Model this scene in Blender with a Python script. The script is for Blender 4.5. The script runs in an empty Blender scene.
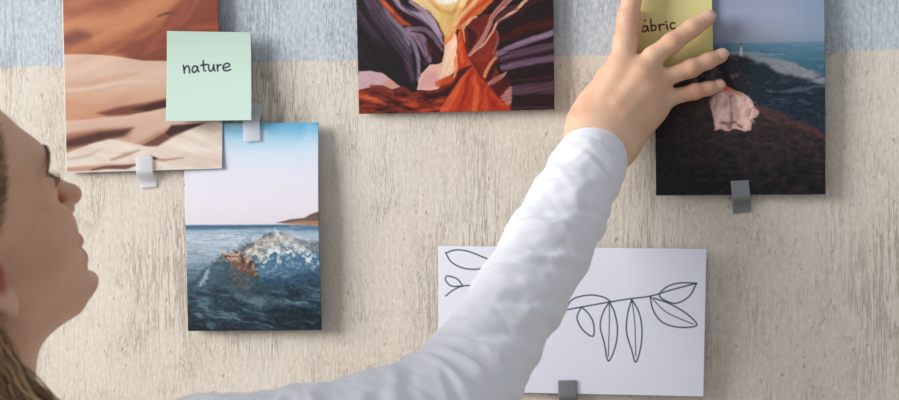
import bpy, bmesh, math, random
import numpy as np
from mathutils import Vector, Matrix
random.seed(4)
rng = np.random.default_rng(4)
sc = bpy.context.scene
COL = sc.collection
sc.view_settings.view_transform = 'Standard'
sc.view_settings.look = 'None'

# ------------------------------------------------------------------ camera geometry
YAW = math.radians(11.0)
FWD = np.array([-math.sin(YAW), math.cos(YAW), 0.0])
RGT = np.array([math.cos(YAW), math.sin(YAW), 0.0])
UPV = np.array([0.0, 0.0, 1.0])
DIST = 1.28
FPX = 899 * 55 / 36.0
CAM = np.array([0.0, 0.0, 1.5]) - DIST * FWD

def at(px, py, y):
    """point of the room seen at photo position px,py, on the plane parallel to the wall at depth y"""
    px = np.asarray(px, float); py = np.asarray(py, float); y = np.asarray(y, float)
    d = FWD + RGT * ((px - 449.5) / FPX)[..., None] + UPV * ((200 - py) / FPX)[..., None]
    t = (y - CAM[1]) / d[..., 1]
    return CAM + d * t[..., None]

cam_d = bpy.data.cameras.new('camera')
cam_d.lens = 55; cam_d.sensor_width = 36
cam = bpy.data.objects.new('camera', cam_d); COL.objects.link(cam)
cam.location = CAM
cam.rotation_euler = (math.radians(90), 0, YAW)
cam_d.dof.use_dof = True
cam_d.dof.focus_distance = 1.25
cam_d.dof.aperture_fstop = 6.5
cam_d.clip_start = 0.02
sc.camera = cam

# ------------------------------------------------------------------ small helpers
def lin(c):
    c = np.asarray(c, float) / 255.0
    return np.where(c <= 0.04045, c / 12.92, ((c + 0.055) / 1.055) ** 2.4)

def sstep(a, b, x):
    t = np.clip((x - a) / (b - a), 0, 1)
    return t * t * (3 - 2 * t)

def _hash(ix, iy, seed):
    h = (ix.astype(np.int64) * 374761393 + iy.astype(np.int64) * 668265263 + seed * 1442695041) & 0xffffffff
    h = ((h ^ (h >> 13)) * 1274126177) & 0xffffffff
    h = h ^ (h >> 16)
    return (h & 0xffff) / 65535.0

def vnoise(x, y, seed=0):
    ix = np.floor(x); iy = np.floor(y)
    fx = x - ix; fy = y - iy
    fx = fx * fx * (3 - 2 * fx); fy = fy * fy * (3 - 2 * fy)
    a = _hash(ix, iy, seed); b = _hash(ix + 1, iy, seed)
    c = _hash(ix, iy + 1, seed); d = _hash(ix + 1, iy + 1, seed)
    return (a * (1 - fx) + b * fx) * (1 - fy) + (c * (1 - fx) + d * fx) * fy

def fbm(x, y, octv=4, seed=0):
    s = 0; a = 0.5; t = 0
    for o in range(octv):
        s = s + a * vnoise(x, y, seed + o * 17); t += a
        x = x * 2.03 + 11.3; y = y * 2.03 + 5.7; a *= 0.5
    return s / t

def new_mesh(name, verts, faces, mat, parent=None, smooth=True, colors=None, fill=False):
    me = bpy.data.meshes.new(name)
    V = np.asarray(verts, np.float32); nF = len(faces)
    if isinstance(faces, np.ndarray):
        k = faces.shape[1]
        me.vertices.add(len(V)); me.vertices.foreach_set('co', V.ravel())
        me.loops.add(nF * k); me.loops.foreach_set('vertex_index', faces.astype(np.int32).ravel())
        me.polygons.add(nF)
        me.polygons.foreach_set('loop_start', np.arange(0, nF * k, k, dtype=np.int32))
        me.polygons.foreach_set('loop_total', np.full(nF, k, np.int32))
    else:
        me.from_pydata([tuple(v) for v in V], [], faces)
    me.update(calc_edges=True); me.validate()
    if smooth:
        me.polygons.foreach_set('use_smooth', np.ones(len(me.polygons), bool))
    if colors is not None:
        at_ = me.color_attributes.new('Col', 'FLOAT_COLOR', 'POINT')
        c = np.ones((len(V), 4), np.float32); c[:, :3] = colors
        at_.data.foreach_set('color', c.ravel())
    me.materials.append(mat)
    if fill:
        bm = bmesh.new(); bm.from_mesh(me)
        be = [e for e in bm.edges if len(e.link_faces) == 1]
        if be:
            r = bmesh.ops.holes_fill(bm, edges=be, sides=24)
            for f in r['faces']: f.smooth = True
            bm.to_mesh(me)
        bm.free()
    o = bpy.data.objects.new(name, me); COL.objects.link(o)
    if parent is not None: o.parent = parent
    return o

def tag(o, label, cat, group=None):
    o['label'] = label; o['category'] = cat
    if group: o['group'] = group
    return o

def mat_new(name):
    m = bpy.data.materials.new(name); m.use_nodes = True
    nt = m.node_tree
    return m, nt, nt.nodes['Principled BSDF'], nt.nodes['Material Output']

def mat_plain(name, rgb, rough=0.6, spec=0.3):
    m, nt, b, out = mat_new(name)
    n = nt.nodes.new('ShaderNodeTexNoise'); n.inputs['Scale'].default_value = 120; n.inputs['Detail'].default_value = 4
    mx = nt.nodes.new('ShaderNodeMix'); mx.data_type = 'RGBA'
    c = lin(rgb)
    mx.inputs[6].default_value = (*(c * 0.93), 1); mx.inputs[7].default_value = (*np.clip(c * 1.07, 0, 1), 1)
    nt.links.new(n.outputs['Fac'], mx.inputs[0]); nt.links.new(mx.outputs[2], b.inputs['Base Color'])
    b.inputs['Roughness'].default_value = rough; b.inputs['Specular IOR Level'].default_value = spec
    return m

def mat_vcol(name, rough=0.5, spec=0.3, grain=0.0, gscale=900, sss=0.0):
    m, nt, b, out = mat_new(name)
    a = nt.nodes.new('ShaderNodeAttribute'); a.attribute_name = 'Col'
    src = a.outputs['Color']
    if grain > 0:
        n = nt.nodes.new('ShaderNodeTexNoise'); n.inputs['Scale'].default_value = gscale; n.inputs['Detail'].default_value = 3
        tc = nt.nodes.new('ShaderNodeTexCoord'); nt.links.new(tc.outputs['Object'], n.inputs['Vector'])
        r = nt.nodes.new('ShaderNodeMapRange'); r.inputs[1].default_value = 0.3; r.inputs[2].default_value = 0.7
        r.inputs[3].default_value = 1 - grain; r.inputs[4].default_value = 1 + grain
        nt.links.new(n.outputs['Fac'], r.inputs[0])
        v = nt.nodes.new('ShaderNodeVectorMath'); v.operation = 'SCALE'
        nt.links.new(src, v.inputs[0]); nt.links.new(r.outputs[0], v.inputs['Scale'])
        src = v.outputs[0]
    nt.links.new(src, b.inputs['Base Color'])
    b.inputs['Roughness'].default_value = rough; b.inputs['Specular IOR Level'].default_value = spec
    if sss > 0:
        b.inputs['Subsurface Weight'].default_value = sss
        b.inputs['Subsurface Radius'].default_value = (0.006, 0.0025, 0.0015)
        b.inputs['Subsurface Scale'].default_value = 1.0
    return m

# ------------------------------------------------------------------ setting: plaster wall with a painted band, floor
def wall_material():
    m, nt, b, out = mat_new('plaster_wall')
    N = nt.nodes.new; K = nt.links.new
    tc = N('ShaderNodeTexCoord')
    sep = N('ShaderNodeSeparateXYZ'); K(tc.outputs['Object'], sep.inputs[0])
    def noise(scale, sx, sz, det=4, rough=0.55, dist=0.0):
        mp = N('ShaderNodeMapping'); mp.inputs['Scale'].default_value = (sx, 1, sz)
        K(tc.outputs['Object'], mp.inputs['Vector'])
        n = N('ShaderNodeTexNoise'); n.inputs['Scale'].default_value = scale; n.inputs['Detail'].default_value = det
        n.inputs['Roughness'].default_value = rough; n.inputs['Distortion'].default_value = dist
        K(mp.outputs[0], n.inputs['Vector']); return n.outputs['Fac']
    def mr(src, a, b_, c, d, smooth=True):
        r = N('ShaderNodeMapRange'); r.interpolation_type = 'SMOOTHSTEP' if smooth else 'LINEAR'
        for i, v in enumerate((a, b_, c, d)): r.inputs[i + 1].default_value = v
        K(src, r.inputs[0]); return r.outputs[0]
    def mth(op, x, y=None):
        q = N('ShaderNodeMath'); q.operation = op
        for i, v in enumerate((x, y)):
            if v is None: continue
            if isinstance(v, (int, float)): q.inputs[i].default_value = v
            else: K(v, q.inputs[i])
        return q.outputs[0]
    def mixc(f, A, B):
        q = N('ShaderNodeMix'); q.data_type = 'RGBA'
        K(f, q.inputs[0])
        for i, v in ((6, A), (7, B)):
            if isinstance(v, tuple): q.inputs[i].default_value = (*lin(v), 1)
            else: K(v, q.inputs[i])
        return q.outputs[2]
    # painted band: pale blue above BAND_Z, wobbling edge
    wob = noise(30, 1, 1, 4)
    z = mth('ADD', sep.outputs['Z'], mth('MULTIPLY', mth('SUBTRACT', wob, 0.5), 0.010))
    band = mr(z, BAND_Z - 0.0012, BAND_Z + 0.0012, 0, 1)
    blot = noise(9, 1.2, 0.6, 5)
    cream = mixc(mr(blot, 0.3, 0.7, 0, 1), (214, 206, 194), (205, 195, 181))
    fine = noise(260, 1.2, 0.7, 4)
    cream = mixc(mr(fine, 0.35, 0.75, 0, 0.75), cream, (226, 219, 208))
    blue = mixc(mr(fine, 0.35, 0.7, 0, 1), (178, 188, 197), (203, 210, 214))
    base = mixc(band, cream, blue)
    # dragged grooves: broken, thin, nearly vertical
    g1 = noise(1, 150, 11, 5, 0.62, 0.2)
    g2 = noise(1, 300, 38, 3, 0.6, 0.5)
    mask = mr(noise(1, 14, 6, 3), 0.48, 0.68, 0, 1)
    mask2 = mr(noise(1, 24, 16, 3), 0.48, 0.66, 0, 1)
    line1 = mth('MULTIPLY', mr(mth('ABSOLUTE', mth('SUBTRACT', g1, 0.5)), 0.0, 0.034, 1, 0), mask)
    line2 = mth('MULTIPLY', mr(mth('ABSOLUTE', mth('SUBTRACT', g2, 0.5)), 0.0, 0.028, 1, 0), mask2)
    pits = mr(noise(1, 170, 120, 2), 0.66, 0.74, 0, 1)
    groove = mth('MAXIMUM', mth('MAXIMUM', line1, mth('MULTIPLY', line2, 0.75)), mth('MULTIPLY', pits, 0.7))
    dark = mixc(band, (150, 128, 104), (128, 136, 148))
    base = mixc(mth('MULTIPLY', groove, 0.48), base, dark)
    K(base, b.inputs['Base Color'])
    b.inputs['Roughness'].default_value = 0.9; b.inputs['Specular IOR Level'].default_value = 0.15
    soft = noise(1, 190, 22, 4)
    base = mixc(mr(noise(1, 420, 24, 3), 0.38, 0.68, 0, 0.22), base, dark)
    h = mth('SUBTRACT', mth('ADD', mth('MULTIPLY', soft, 0.40), mth('MULTIPLY', fine, 0.35)), mth('MULTIPLY', groove, 1.0))
    bp = N('ShaderNodeBump'); bp.inputs['Strength'].default_value = 0.55; bp.inputs['Distance'].default_value = 0.0022
    K(h, bp.inputs['Height']); K(bp.outputs[0], b.inputs['Normal'])
    return m

BAND_Z = float((at(30, 67.5, 0)[2] + at(870, 49, 0)[2]) / 2)

def box(name, lo, hi, mat):
    x0, y0, z0 = lo; x1, y1, z1 = hi
    v = [(x0, y0, z0), (x1, y0, z0), (x1, y1, z0), (x0, y1, z0), (x0, y0, z1), (x1, y0, z1), (x1, y1, z1), (x0, y1, z1)]
    f = [(3, 2, 1, 0), (4, 5, 6, 7), (0, 1, 5, 4), (1, 2, 6, 5), (2, 3, 7, 6), (3, 0, 4, 7)]
    o = new_mesh(name, v, f, mat, smooth=False); o['kind'] = 'structure'; return o
box('wall_back', (-1.6, 0, 0), (1.6, 0.12, 2.7), wall_material())
box('floor', (-1.6, -2.4, -0.06), (1.6, 0.12, 0), mat_plain('floor_boards', (150, 130, 108), 0.6))
G_DUNE, G_WAVE, G_CANYON, G_CLIFF, G_SPRIG, G_GREEN, G_YELLOW = .80, .92, .92, 1.32, 1.0, .86, 1.12
# ------------------------------------------------------------------ paintings on paper
class Paint:
    """Colours a sheet from soft strokes and patches laid in its own picture plane."""
    def __init__(s, x, y, base):
        s.x, s.y = x, y
        s.c = np.broadcast_to(np.asarray(base, float), x.shape + (3,)).copy()
    def over(s, mask, col):
        col = np.asarray(col, float)
        s.c = s.c * (1 - mask[..., None]) + col * mask[..., None]
    def grad_y(s, stops):
        ys = [p[0] for p in stops]
        return np.stack([np.interp(s.y, ys, [p[1][i] for p in stops]) for i in range(3)], -1)
    def pl(s, pts, X=None, Y=None, widths=None):
        X = s.x if X is None else X; Y = s.y if Y is None else Y
        P = np.asarray(pts, float); w = np.full(len(P), 1.0) if widths is None else np.asarray(widths, float)
        best = np.full(X.shape, 1e9)
        for i in range(len(P) - 1):
            a, b = P[i], P[i + 1]; e = b - a; L = max((e * e).sum(), 1e-9)
            t = np.clip(((X - a[0]) * e[0] + (Y - a[1]) * e[1]) / L, 0, 1)
            d = np.hypot(X - a[0] - t * e[0], Y - a[1] - t * e[1]) - (w[i] * (1 - t) + w[i + 1] * t) / 2
            best = np.minimum(best, d)
        return best
    def stroke(s, pts, width, col, soft=1.0, alpha=1.0, warp=None):
        P = spline(pts, 6)
        w = np.full(len(P), float(width)) if np.isscalar(width) else np.interp(np.linspace(0, 1, len(P)), np.linspace(0, 1, len(width)), width)
        X, Y = (s.x, s.y) if warp is None else warp
        d = s.pl(P, X, Y, w)
        s.over(alpha * (1 - sstep(-soft / 2, soft / 2, d)), col)
    def poly(s, pts, col, soft=1.0, alpha=1.0, warp=None):
        X, Y = (s.x, s.y) if warp is None else warp
        P = np.asarray(pts, float); n = len(P)
        d = s.pl(np.vstack([P, P[:1]]), X, Y, np.zeros(n + 1))
        ins = np.zeros(X.shape, bool)
        for i in range(n):
            a, b = P[i], P[(i + 1) % n]
            if a[1] == b[1]: continue
            c = (a[1] > Y) != (b[1] > Y)
            ins ^= c & (X < (b[0] - a[0]) * (Y - a[1]) / (b[1] - a[1]) + a[0])
        d = np.where(ins, -d, d)
        s.over(alpha * (1 - sstep(-soft / 2, soft / 2, d)), col)

def spline(pts, n=6):
    P = np.asarray(pts, float)
    if len(P) < 3: return P
    Q = np.vstack([2 * P[0] - P[1], P, 2 * P[-1] - P[-2]]); out = []
    for i in range(1, len(Q) - 2):
        for t in np.arange(n) / n:
            a, b, c, d = Q[i - 1], Q[i], Q[i + 1], Q[i + 2]
            out.append(0.5 * (2 * b + (c - a) * t + (2 * a - 5 * b + 4 * c - d) * t * t + (3 * b - a - 3 * c + d) * t ** 3))
    out.append(P[-1]); return np.array(out)

def sheet(name, TL, TR, BR, BL, step, painter, mat, offs, gain=1.0, curl=None, parent=None):
    """A thin sheet hanging off the wall: corners given as seen in the photo, offs = stand-off in metres at TL,TR,BR,BL."""
    C = [at(p[0], p[1], -o) for p, o in zip((TL, TR, BR, BL), offs)]
    wpx = math.hypot(TR[0] - TL[0], TR[1] - TL[1]); hpx = math.hypot(BL[0] - TL[0], BL[1] - TL[1])
    nu = max(2, int(wpx / step)); nv = max(2, int(hpx / step))
    u, v = np.meshgrid(np.linspace(0, 1, nu + 1), np.linspace(0, 1, nv + 1))
    def bil(A): return ((1 - u) * (1 - v))[..., None] * np.asarray(A[0], float) + (u * (1 - v))[..., None] * np.asarray(A[1], float) + (u * v)[..., None] * np.asarray(A[2], float) + ((1 - u) * v)[..., None] * np.asarray(A[3], float)
    P = bil(C); q = bil([TL, TR, BR, BL])
    if curl is not None:
        P[..., 1] -= curl(u, v)
    col = painter(q[..., 0], q[..., 1], u, v) if painter else None
    idx = np.arange((nu + 1) * (nv + 1)).reshape(nv + 1, nu + 1)
    F = np.stack([idx[:-1, :-1], idx[1:, :-1], idx[1:, 1:], idx[:-1, 1:]], -1).reshape(-1, 4)
    o = new_mesh(name, P.reshape(-1, 3), F, mat, parent,
                 colors=None if col is None else np.clip(lin(np.clip(col, 0, 255)).reshape(-1, 3) * gain, 0, 0.92))
    sm = o.modifiers.new('thickness', 'SOLIDIFY'); sm.thickness = 0.0004; sm.offset = 0
    return o

def border(p, u, v, wpx, hpx, col, bw=1.2, sides='lrtb'):
    m = np.zeros(u.shape)
    if 'l' in sides: m = np.maximum(m, 1 - sstep(bw - .4, bw + .4, u * wpx))
    if 'r' in sides: m = np.maximum(m, 1 - sstep(bw - .4, bw + .4, (1 - u) * wpx))
    if 't' in sides: m = np.maximum(m, 1 - sstep(bw - .4, bw + .4, v * hpx))
    if 'b' in sides: m = np.maximum(m, 1 - sstep(bw - .4, bw + .4, (1 - v) * hpx))
    p.over(m, col)

def paint_dunes(x, y, u, v):
    p = Paint(x, y, (180, 106, 68))
    th = -0.42; a = x * math.cos(th) + y * math.sin(th); b = -x * math.sin(th) + y * math.cos(th)
    n = fbm(a / 55, b / 11, 5, 3); n2 = fbm(x / 30, y / 22, 4, 9)
    wx, wy = x + (n2 - .5) * 10, y + (n - .5) * 6
    W = (wx, wy)
    # high orange dune
    p.over(sstep(.45, .75, n) * .6, (196, 126, 82)); p.over(sstep(.5, .25, n) * .6, (148, 76, 48))
    p.stroke([(60, 12), (80, 13), (105, 5), (125, -8)], [8, 10, 10, 8], (150, 76, 48), 12, .55, W)
    p.stroke([(60, 26), (90, 24), (130, 18), (165, 2), (180, -10)], [8, 12, 18, 16, 14], (208, 138, 92), 14, .75, W)
    p.poly([(62, 46), (62, 36), (76, 31), (88, 32), (92, 37), (78, 42)], (122, 58, 38), 9, .9, W)
    p.stroke([(95, 40), (115, 31), (135, 24), (150, 15)], [7, 9, 7, 3], (210, 140, 94), 7, .6, W)
    p.poly([(114, 53), (128, 42), (146, 37), (160, 28), (172, 12), (190, -4), (230, -6), (230, 70), (168, 66), (143, 62)], (130, 62, 42), 8, .85, W)
    p.stroke([(160, 17), (168, 14), (176, 14)], [2, 3, 1], (92, 44, 36), 2, .7)
    p.stroke([(150, 48), (166, 32), (182, 14), (198, -6)], [4, 8, 8, 6], (160, 84, 62), 8, .7, W)
    p.stroke([(180, 26), (192, 14), (203, -4)], [2, 4, 3], (168, 92, 72), 4, .6, W)
    p.stroke([(144, 55), (155, 49), (168, 45)], [2, 4, 2], (166, 86, 58), 3, .6)
    p.stroke([(192, 28), (206, 28), (222, 28)], [4, 6, 6], (176, 92, 58), 8, .7, W)
    # pale middle slope
    e1 = np.interp(x, [60, 85, 103, 118, 130, 145, 167, 225], [54.5, 54.2, 55, 56.5, 58.5, 60.8, 61, 57])
    mid = p.grad_y([(52, (224, 188, 164)), (70, (226, 194, 174)), (85, (220, 184, 160)), (100, (214, 168, 138)), (115, (205, 150, 118))])
    mid = mid + (n[..., None] - .5) * 26
    p.over(sstep(-.9, .9, y - e1), mid)
    p.stroke([(62, 84), (90, 83), (116, 78), (140, 73)], [3, 4, 4, 1], (206, 160, 132), 6, .6)
    p.stroke([(62, 91), (80, 89.5), (100, 87), (125, 82), (160, 82)], [2, 2.5, 3, 2, 1], (236, 212, 196), 4, .7)
    p.stroke([(62, 103), (90, 107), (110, 110)], [6, 6, 4], (206, 148, 114), 8, .6)
    # first shadow
    p.poly([(98, 113), (120, 107), (146, 103), (168, 98.5), (168, 107), (150, 112), (128, 115), (108, 116)], (112, 58, 42), 5, .9)
    p.poly([(134, 109), (168, 99.5), (168, 107), (150, 111.5)], (60, 26, 22), 4, .85)
    # lower pale ridge
    e2 = np.interp(x, [60, 85, 105, 125, 148, 168, 225], [121, 119.5, 117, 116, 111.5, 107.5, 104])
    low = p.grad_y([(104, (226, 196, 176)), (122, (222, 186, 166)), (140, (214, 176, 154)), (175, (228, 208, 192))])
    low = low + (n[..., None] - .5) * 22
    p.over(sstep(-1, 1.5, y - e2), low)
    p.poly([(62, 136), (78, 133), (100, 129.5), (134, 128), (128, 136), (108, 139), (62, 153)], (150, 86, 62), 8, .9)
    p.poly([(62, 148), (62, 142), (84, 136), (100, 132), (132, 128.5), (124, 136), (106, 139), (84, 145)], (66, 32, 28), 5, .85)
    p.stroke([(138, 145), (158, 136), (170, 130)], [2, 6, 4], (176, 122, 96), 6, .8)
    p.poly([(140, 146.5), (156, 138), (166, 132), (172, 125), (206, 123), (190, 129), (172, 137), (158, 146)], (104, 60, 48), 3, .9)
    p.poly([(166, 133), (172, 126), (204, 123.5), (186, 130), (170, 136)], (52, 26, 28), 2.5, .85)
    # bright front ridges
    e3 = np.interp(x, [60, 75, 95, 110, 118, 128, 150, 158, 172, 190, 207, 225], [157, 150, 143, 139.5, 139.5, 142, 147, 147, 139, 130, 122.5, 118])
    fr = np.array([230, 214, 200.]) + (fbm((x + y * 1.6) / 60, (y - x * .35) / 6, 4, 21)[..., None] - .5) * np.array([50, 60, 66])
    p.over(sstep(-1, 1, y - e3), fr)
    p.stroke([(112, 160), (126, 155), (140, 150)], [2, 4, 1], (176, 128, 104), 4, .75)
    p.stroke([(62, 160), (86, 156), (100, 150)], [1, 3, 1], (204, 166, 142), 4, .7)
    p.poly([(62, 168), (88, 166), (112, 164), (136, 163.5), (128, 168), (108, 169), (92, 172), (62, 172)], (190, 138, 112), 4, .85)
    p.stroke([(92, 170), (106, 167.5), (126, 167), (136, 165)], [1.5, 3, 4, 2], (92, 52, 44), 2.5, .85)
    p.stroke([(152, 157), (164, 160), (184, 157.5)], [3, 2.5, 1], (176, 130, 104), 2.5, .8)
    p.stroke([(152, 157.5), (157, 158.5)], [3, 1.5], (70, 40, 34), 2, .8)
    p.stroke([(175, 155), (195, 145), (222, 132)], [2, 3, 3], (238, 226, 218), 5, .6)
    border(p, u, v, 156, 170, (232, 226, 218), 1.0, 'lb')
    return p.c

def paint_canyon(x, y, u, v):
    p = Paint(x, y, (26, 18, 21))
    n = fbm(x / 9, y / 9, 4, 5)
    wx = x + (n - .5) * 2.2; wy = y + (fbm(x / 9, y / 9, 4, 31) - .5) * 2.2; W = (wx, wy)
    # glowing opening
    gl = p.grad_y([(-30, (236, 214, 170)), (0, (232, 200, 140)), (14, (222, 182, 112)), (28, (222, 172, 104)), (38, (218, 136, 72)), (50, (214, 120, 60))])
    p.over((1 - sstep(-1, 1, p.pl([(450, -30), (450, 10), (449, 44)], wx, wy, [100, 74, 8]))), gl)
    p.stroke([(440, 1), (448, 2), (458, 0)], 5, (240, 232, 222), 3, .9)
    p.stroke([(432, 2), (442, 10), (452, 13), (462, 9)], 4, (206, 142, 70), 4, .7)
    p.stroke([(438, 12), (446, 24), (449, 34)], [3, 5, 6], (228, 190, 120), 5, .6)
    p.stroke([(425, 2), (434, 8), (440, 18)], 4, (226, 196, 150), 4, .8)
    # left purple mass
    p.poly([(354, -30), (404, -30), (411, 0), (419, 4), (432, 13), (441, 24), (446, 36), (446, 54), (444, 61), (440, 64), (430, 64), (422, 72), (419, 92), (412, 94), (400, 86), (388, 76), (378, 71), (354, 71)], (24, 17, 21), 1.2, 1, W)
    S = lambda pts, w, c, so=2.5, a=.9: p.stroke(pts, w, c, so, a, W)
    S([(355, 12), (368, 26), (386, 46)], [10, 8, 2], (58, 42, 56), 6, .8)
    S([(366, -6), (380, 18), (398, 40), (408, 56), (414, 80)], [10, 13, 13, 9, 5], (78, 58, 76), 6)
    S([(374, -6), (388, 14), (402, 33), (412, 52)], [8, 9, 8, 4], (96, 74, 92), 4, .8)
    S([(372, 10), (392, 36), (404, 58)], [2, 4, 2], (44, 32, 40), 3, .7)
    S([(360, 0), (376, 24), (396, 50)], [2, 3, 1], (40, 28, 36), 3, .7)
    S([(385, 9), (394, 20), (404, 30), (410, 44)], [2, 5, 5, 3], (126, 124, 142), 3, .8)
    S([(381, -2), (389, 6), (397, 14), (403, 22), (412, 25)], [4, 6, 6, 6, 2], (176, 64, 32), 3)
    S([(385, 2), (394, 12)], [2, 2], (214, 98, 50), 2, .8)
    S([(393, 2), (404, 14), (416, 22), (428, 25)], [7, 7, 6, 3], (42, 12, 13), 3)
    S([(406, 30), (416, 33), (424, 42), (429, 54), (431, 62)], [4, 10, 11, 9, 3], (138, 110, 132), 3.5)
    S([(408, 33), (416, 46), (420, 62), (420, 80)], [3, 5, 4, 3], (154, 132, 152), 2.5, .8)
    S([(418, 36), (425, 48), (428, 62)], [1.5, 2, 1], (86, 60, 80), 1.5, .7)
    S([(410, 28), (424, 29), (436, 38), (444, 50)], [3, 5, 5, 3], (120, 92, 112), 2.5)
    S([(412, 31.5), (424, 33), (434, 42), (442, 56)], [1.2, 1.5, 1.5, 1], (46, 18, 26), 1.5, .9)
    S([(394, -3), (402, 6), (414, 12), (428, 20), (438, 31), (445, 44)], [4, 6, 7, 8, 6, 2], (164, 144, 166), 3)
    S([(412, 2), (424, 10), (436, 22), (444, 36)], [3, 5, 5, 2], (188, 160, 172), 3, .8)
    S([(406, 9), (420, 18), (434, 30), (444, 46)], [1, 1.6, 1.6, 1], (88, 66, 84), 1.4, .8)
    S([(404, 4), (412, 9), (420, 12)], [5, 3, 1], (40, 22, 28), 2.5, .8)
    S([(430, 42), (436, 52), (440, 60)], [5, 12, 5], (58, 14, 18), 4)
    S([(427, 64), (432, 50)], [3, 3], (90, 58, 74), 3, .6)
    # pale rocks
    p.poly([(358, 71), (372, 70.5), (383, 72.5), (391, 79), (401, 86.5), (393, 89), (380, 86), (358, 91)], (198, 162, 168), 1.5, 1, W)
    p.poly([(384, 82), (391, 79), (401, 86.5), (393, 89), (385, 86)], (206, 140, 118), 2.5, .8, W)
    p.poly([(418, 90), (422, 75), (431, 65), (438, 64), (444, 62), (446, 55), (447, 47), (453, 40), (459, 33), (462, 46), (461, 62), (455, 74), (444, 80), (440, 89), (430, 91)], (222, 172, 156), 1.2, 1, W)
    p.poly([(446, 60), (447, 48), (459, 34), (461, 50), (460, 66), (450, 74), (442, 78)], (238, 200, 168), 4, .8, W)
    p.poly([(420, 88), (426, 74), (438, 70), (440, 86)], (206, 150, 152), 4, .8, W)
    # lower red ground
    p.poly([(356, 90), (370, 88), (380, 85), (394, 90), (404, 86), (414, 93), (422, 91), (440, 90), (446, 80), (458, 74), (466, 56), (500, 50), (515, 114), (356, 118)], (112, 34, 20), 1.5, 1, W)
    g = fbm(x / 14 + y / 30, y / 4.5 - x / 40, 4, 8)
    low = sstep(84, 90, y) * (1 - sstep(486, 498, x)) * sstep(.0, 4, y - np.interp(x, [356, 395, 420, 440, 458], [90, 90, 93, 91, 78]))
    p.over(low * sstep(.52, .72, g) * .75, (182, 66, 34)); p.over(low * sstep(.48, .3, g) * .85, (52, 14, 14))
    S([(372, 86), (384, 88), (393, 92)], [3, 5, 2], (120, 52, 44), 3, .9)
    S([(358, 97), (372, 99), (386, 104)], [2, 4, 2], (202, 92, 56), 3, .8)
    S([(422, 93), (434, 96), (448, 92), (460, 84), (468, 80)], [2, 5, 6, 5, 2], (48, 12, 14), 3, .95)
    S([(440, 84), (450, 80), (458, 77)], [6, 7, 4], (196, 72, 30), 3, .9)
    # orange spur
    p.poly([(458, 30), (464, 28), (466, 44), (470, 58), (474, 64), (482, 78), (496, 94), (510, 106), (512, 116), (438, 116), (448, 100), (460, 84), (470, 66), (462, 70), (458, 78), (456, 62), (459, 46)], (176, 52, 22), 1.4, 1, W)
    S([(461, 32), (462, 48), (464, 62)], [3, 6, 3], (206, 88, 42), 2.5)
    S([(458, 56), (458, 68), (456, 78)], [2, 4, 1], (238, 160, 104), 2, .9)
    S([(470, 62), (464, 80), (456, 94), (446, 110)], [2, 5, 7, 8], (206, 86, 46), 3.5)
    S([(476, 76), (478, 92), (476, 112)], [3, 6, 6], (206, 90, 46), 4)
    S([(470, 78), (468, 92), (462, 110)], [2, 4, 3], (132, 30, 14), 3, .8)
    S([(482, 84), (490, 98), (500, 110)], [3, 6, 7], (150, 34, 14), 4, .8)
    S([(486, 88), (488, 100), (486, 112)], [2, 4, 4], (196, 74, 30), 3, .7)
    S([(472, 66), (464, 72), (458, 82)], [2, 6, 4], (74, 20, 18), 2.5, .95)
    S([(461, 28), (459, 33), (460, 36)], [2, 3, 1], (60, 20, 20), 1.5, .9)
    # right walls
    p.poly([(498, -30), (556, -30), (557, 114), (512, 114), (512, 100), (506, 84), (498, 70), (496, 52), (490, 30), (478, 16)], (30, 11, 13), 1.5, 1, W)
    p.poly([(455, 28), (462, 12), (470, 0), (480, -30), (512, -30), (500, 0), (490, 11), (476, 17), (468, 24), (464, 30)], (206, 104, 56), 1.5, 1, W)
    S([(456, 26), (466, 12), (478, 0), (484, -14)], [3, 4, 4, 4], (236, 190, 130), 3, .9)
    S([(462, 24), (474, 12), (488, 0), (496, -14)], [2, 3, 4, 4], (184, 58, 22), 2.5, .85)
    S([(464, 27), (472, 20), (486, 16)], [2, 3, 1], (224, 156, 124), 2, .9)
    p.poly([(466, 30), (474, 20), (490, 15), (500, 12), (494, 24), (484, 42), (470, 57), (467, 46)], (104, 28, 18), 1.5, 1, W)
    S([(470, 28), (474, 36), (472, 48)], [3, 8, 3], (48, 14, 16), 4, .85)
    S([(480, 18), (492, 8), (504, -6)], [2, 6, 5], (44, 10, 12), 2.5, .95)
    p.poly([(484, 44), (496, 26), (500, 34), (497, 46), (500, 58), (492, 62), (486, 76), (478, 66), (470, 58)], (122, 34, 20), 2, 1, W)
    S([(478, 60), (487, 58), (492, 50)], [3, 6, 3], (150, 44, 20), 3, .7)
    S([(514, -3), (503, 7), (495, 16), (490, 28), (482, 42), (471, 55)], [6, 6, 5, 5, 4.5, 2], (182, 118, 108), 1.6, .95)
    S([(509, 0), (498, 12), (492, 22)], [1, 1, 1], (112, 56, 54), 1, .7)
    S([(530, -2), (514, 13), (499, 23), (494, 33), (484, 45), (471, 56)], [3, 3, 2.5, 2, 2, 1.5], (206, 152, 134), 1.4, .95)
    S([(516, 8), (506, 13), (498, 20)], [6, 4, 2], (96, 48, 46), 2, .6)
    S([(500, 22), (516, 16), (532, 4), (545, -8)], [2, 3, 4, 4], (70, 22, 18), 4, .6)
    S([(502, 40), (524, 30), (556, 22)], [5, 8, 9], (72, 18, 16), 5, .85)
    S([(499, 32), (499, 42), (494, 54)], [2, 3, 2], (150, 82, 76), 1.6, .8)
    S([(499, 54), (516, 46), (534, 40), (556, 32)], [5, 6, 6, 6], (134, 108, 134), 2)
    S([(500, 60), (520, 54), (556, 46)], [5, 8, 8], (82, 56, 74), 3)
    S([(504, 68), (524, 63), (556, 58)], [6, 7, 7], (104, 78, 100), 3)
    S([(504, 64), (530, 58), (556, 52)], [1, 1.5, 1.5], (60, 38, 50), 1.5, .7)
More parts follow.
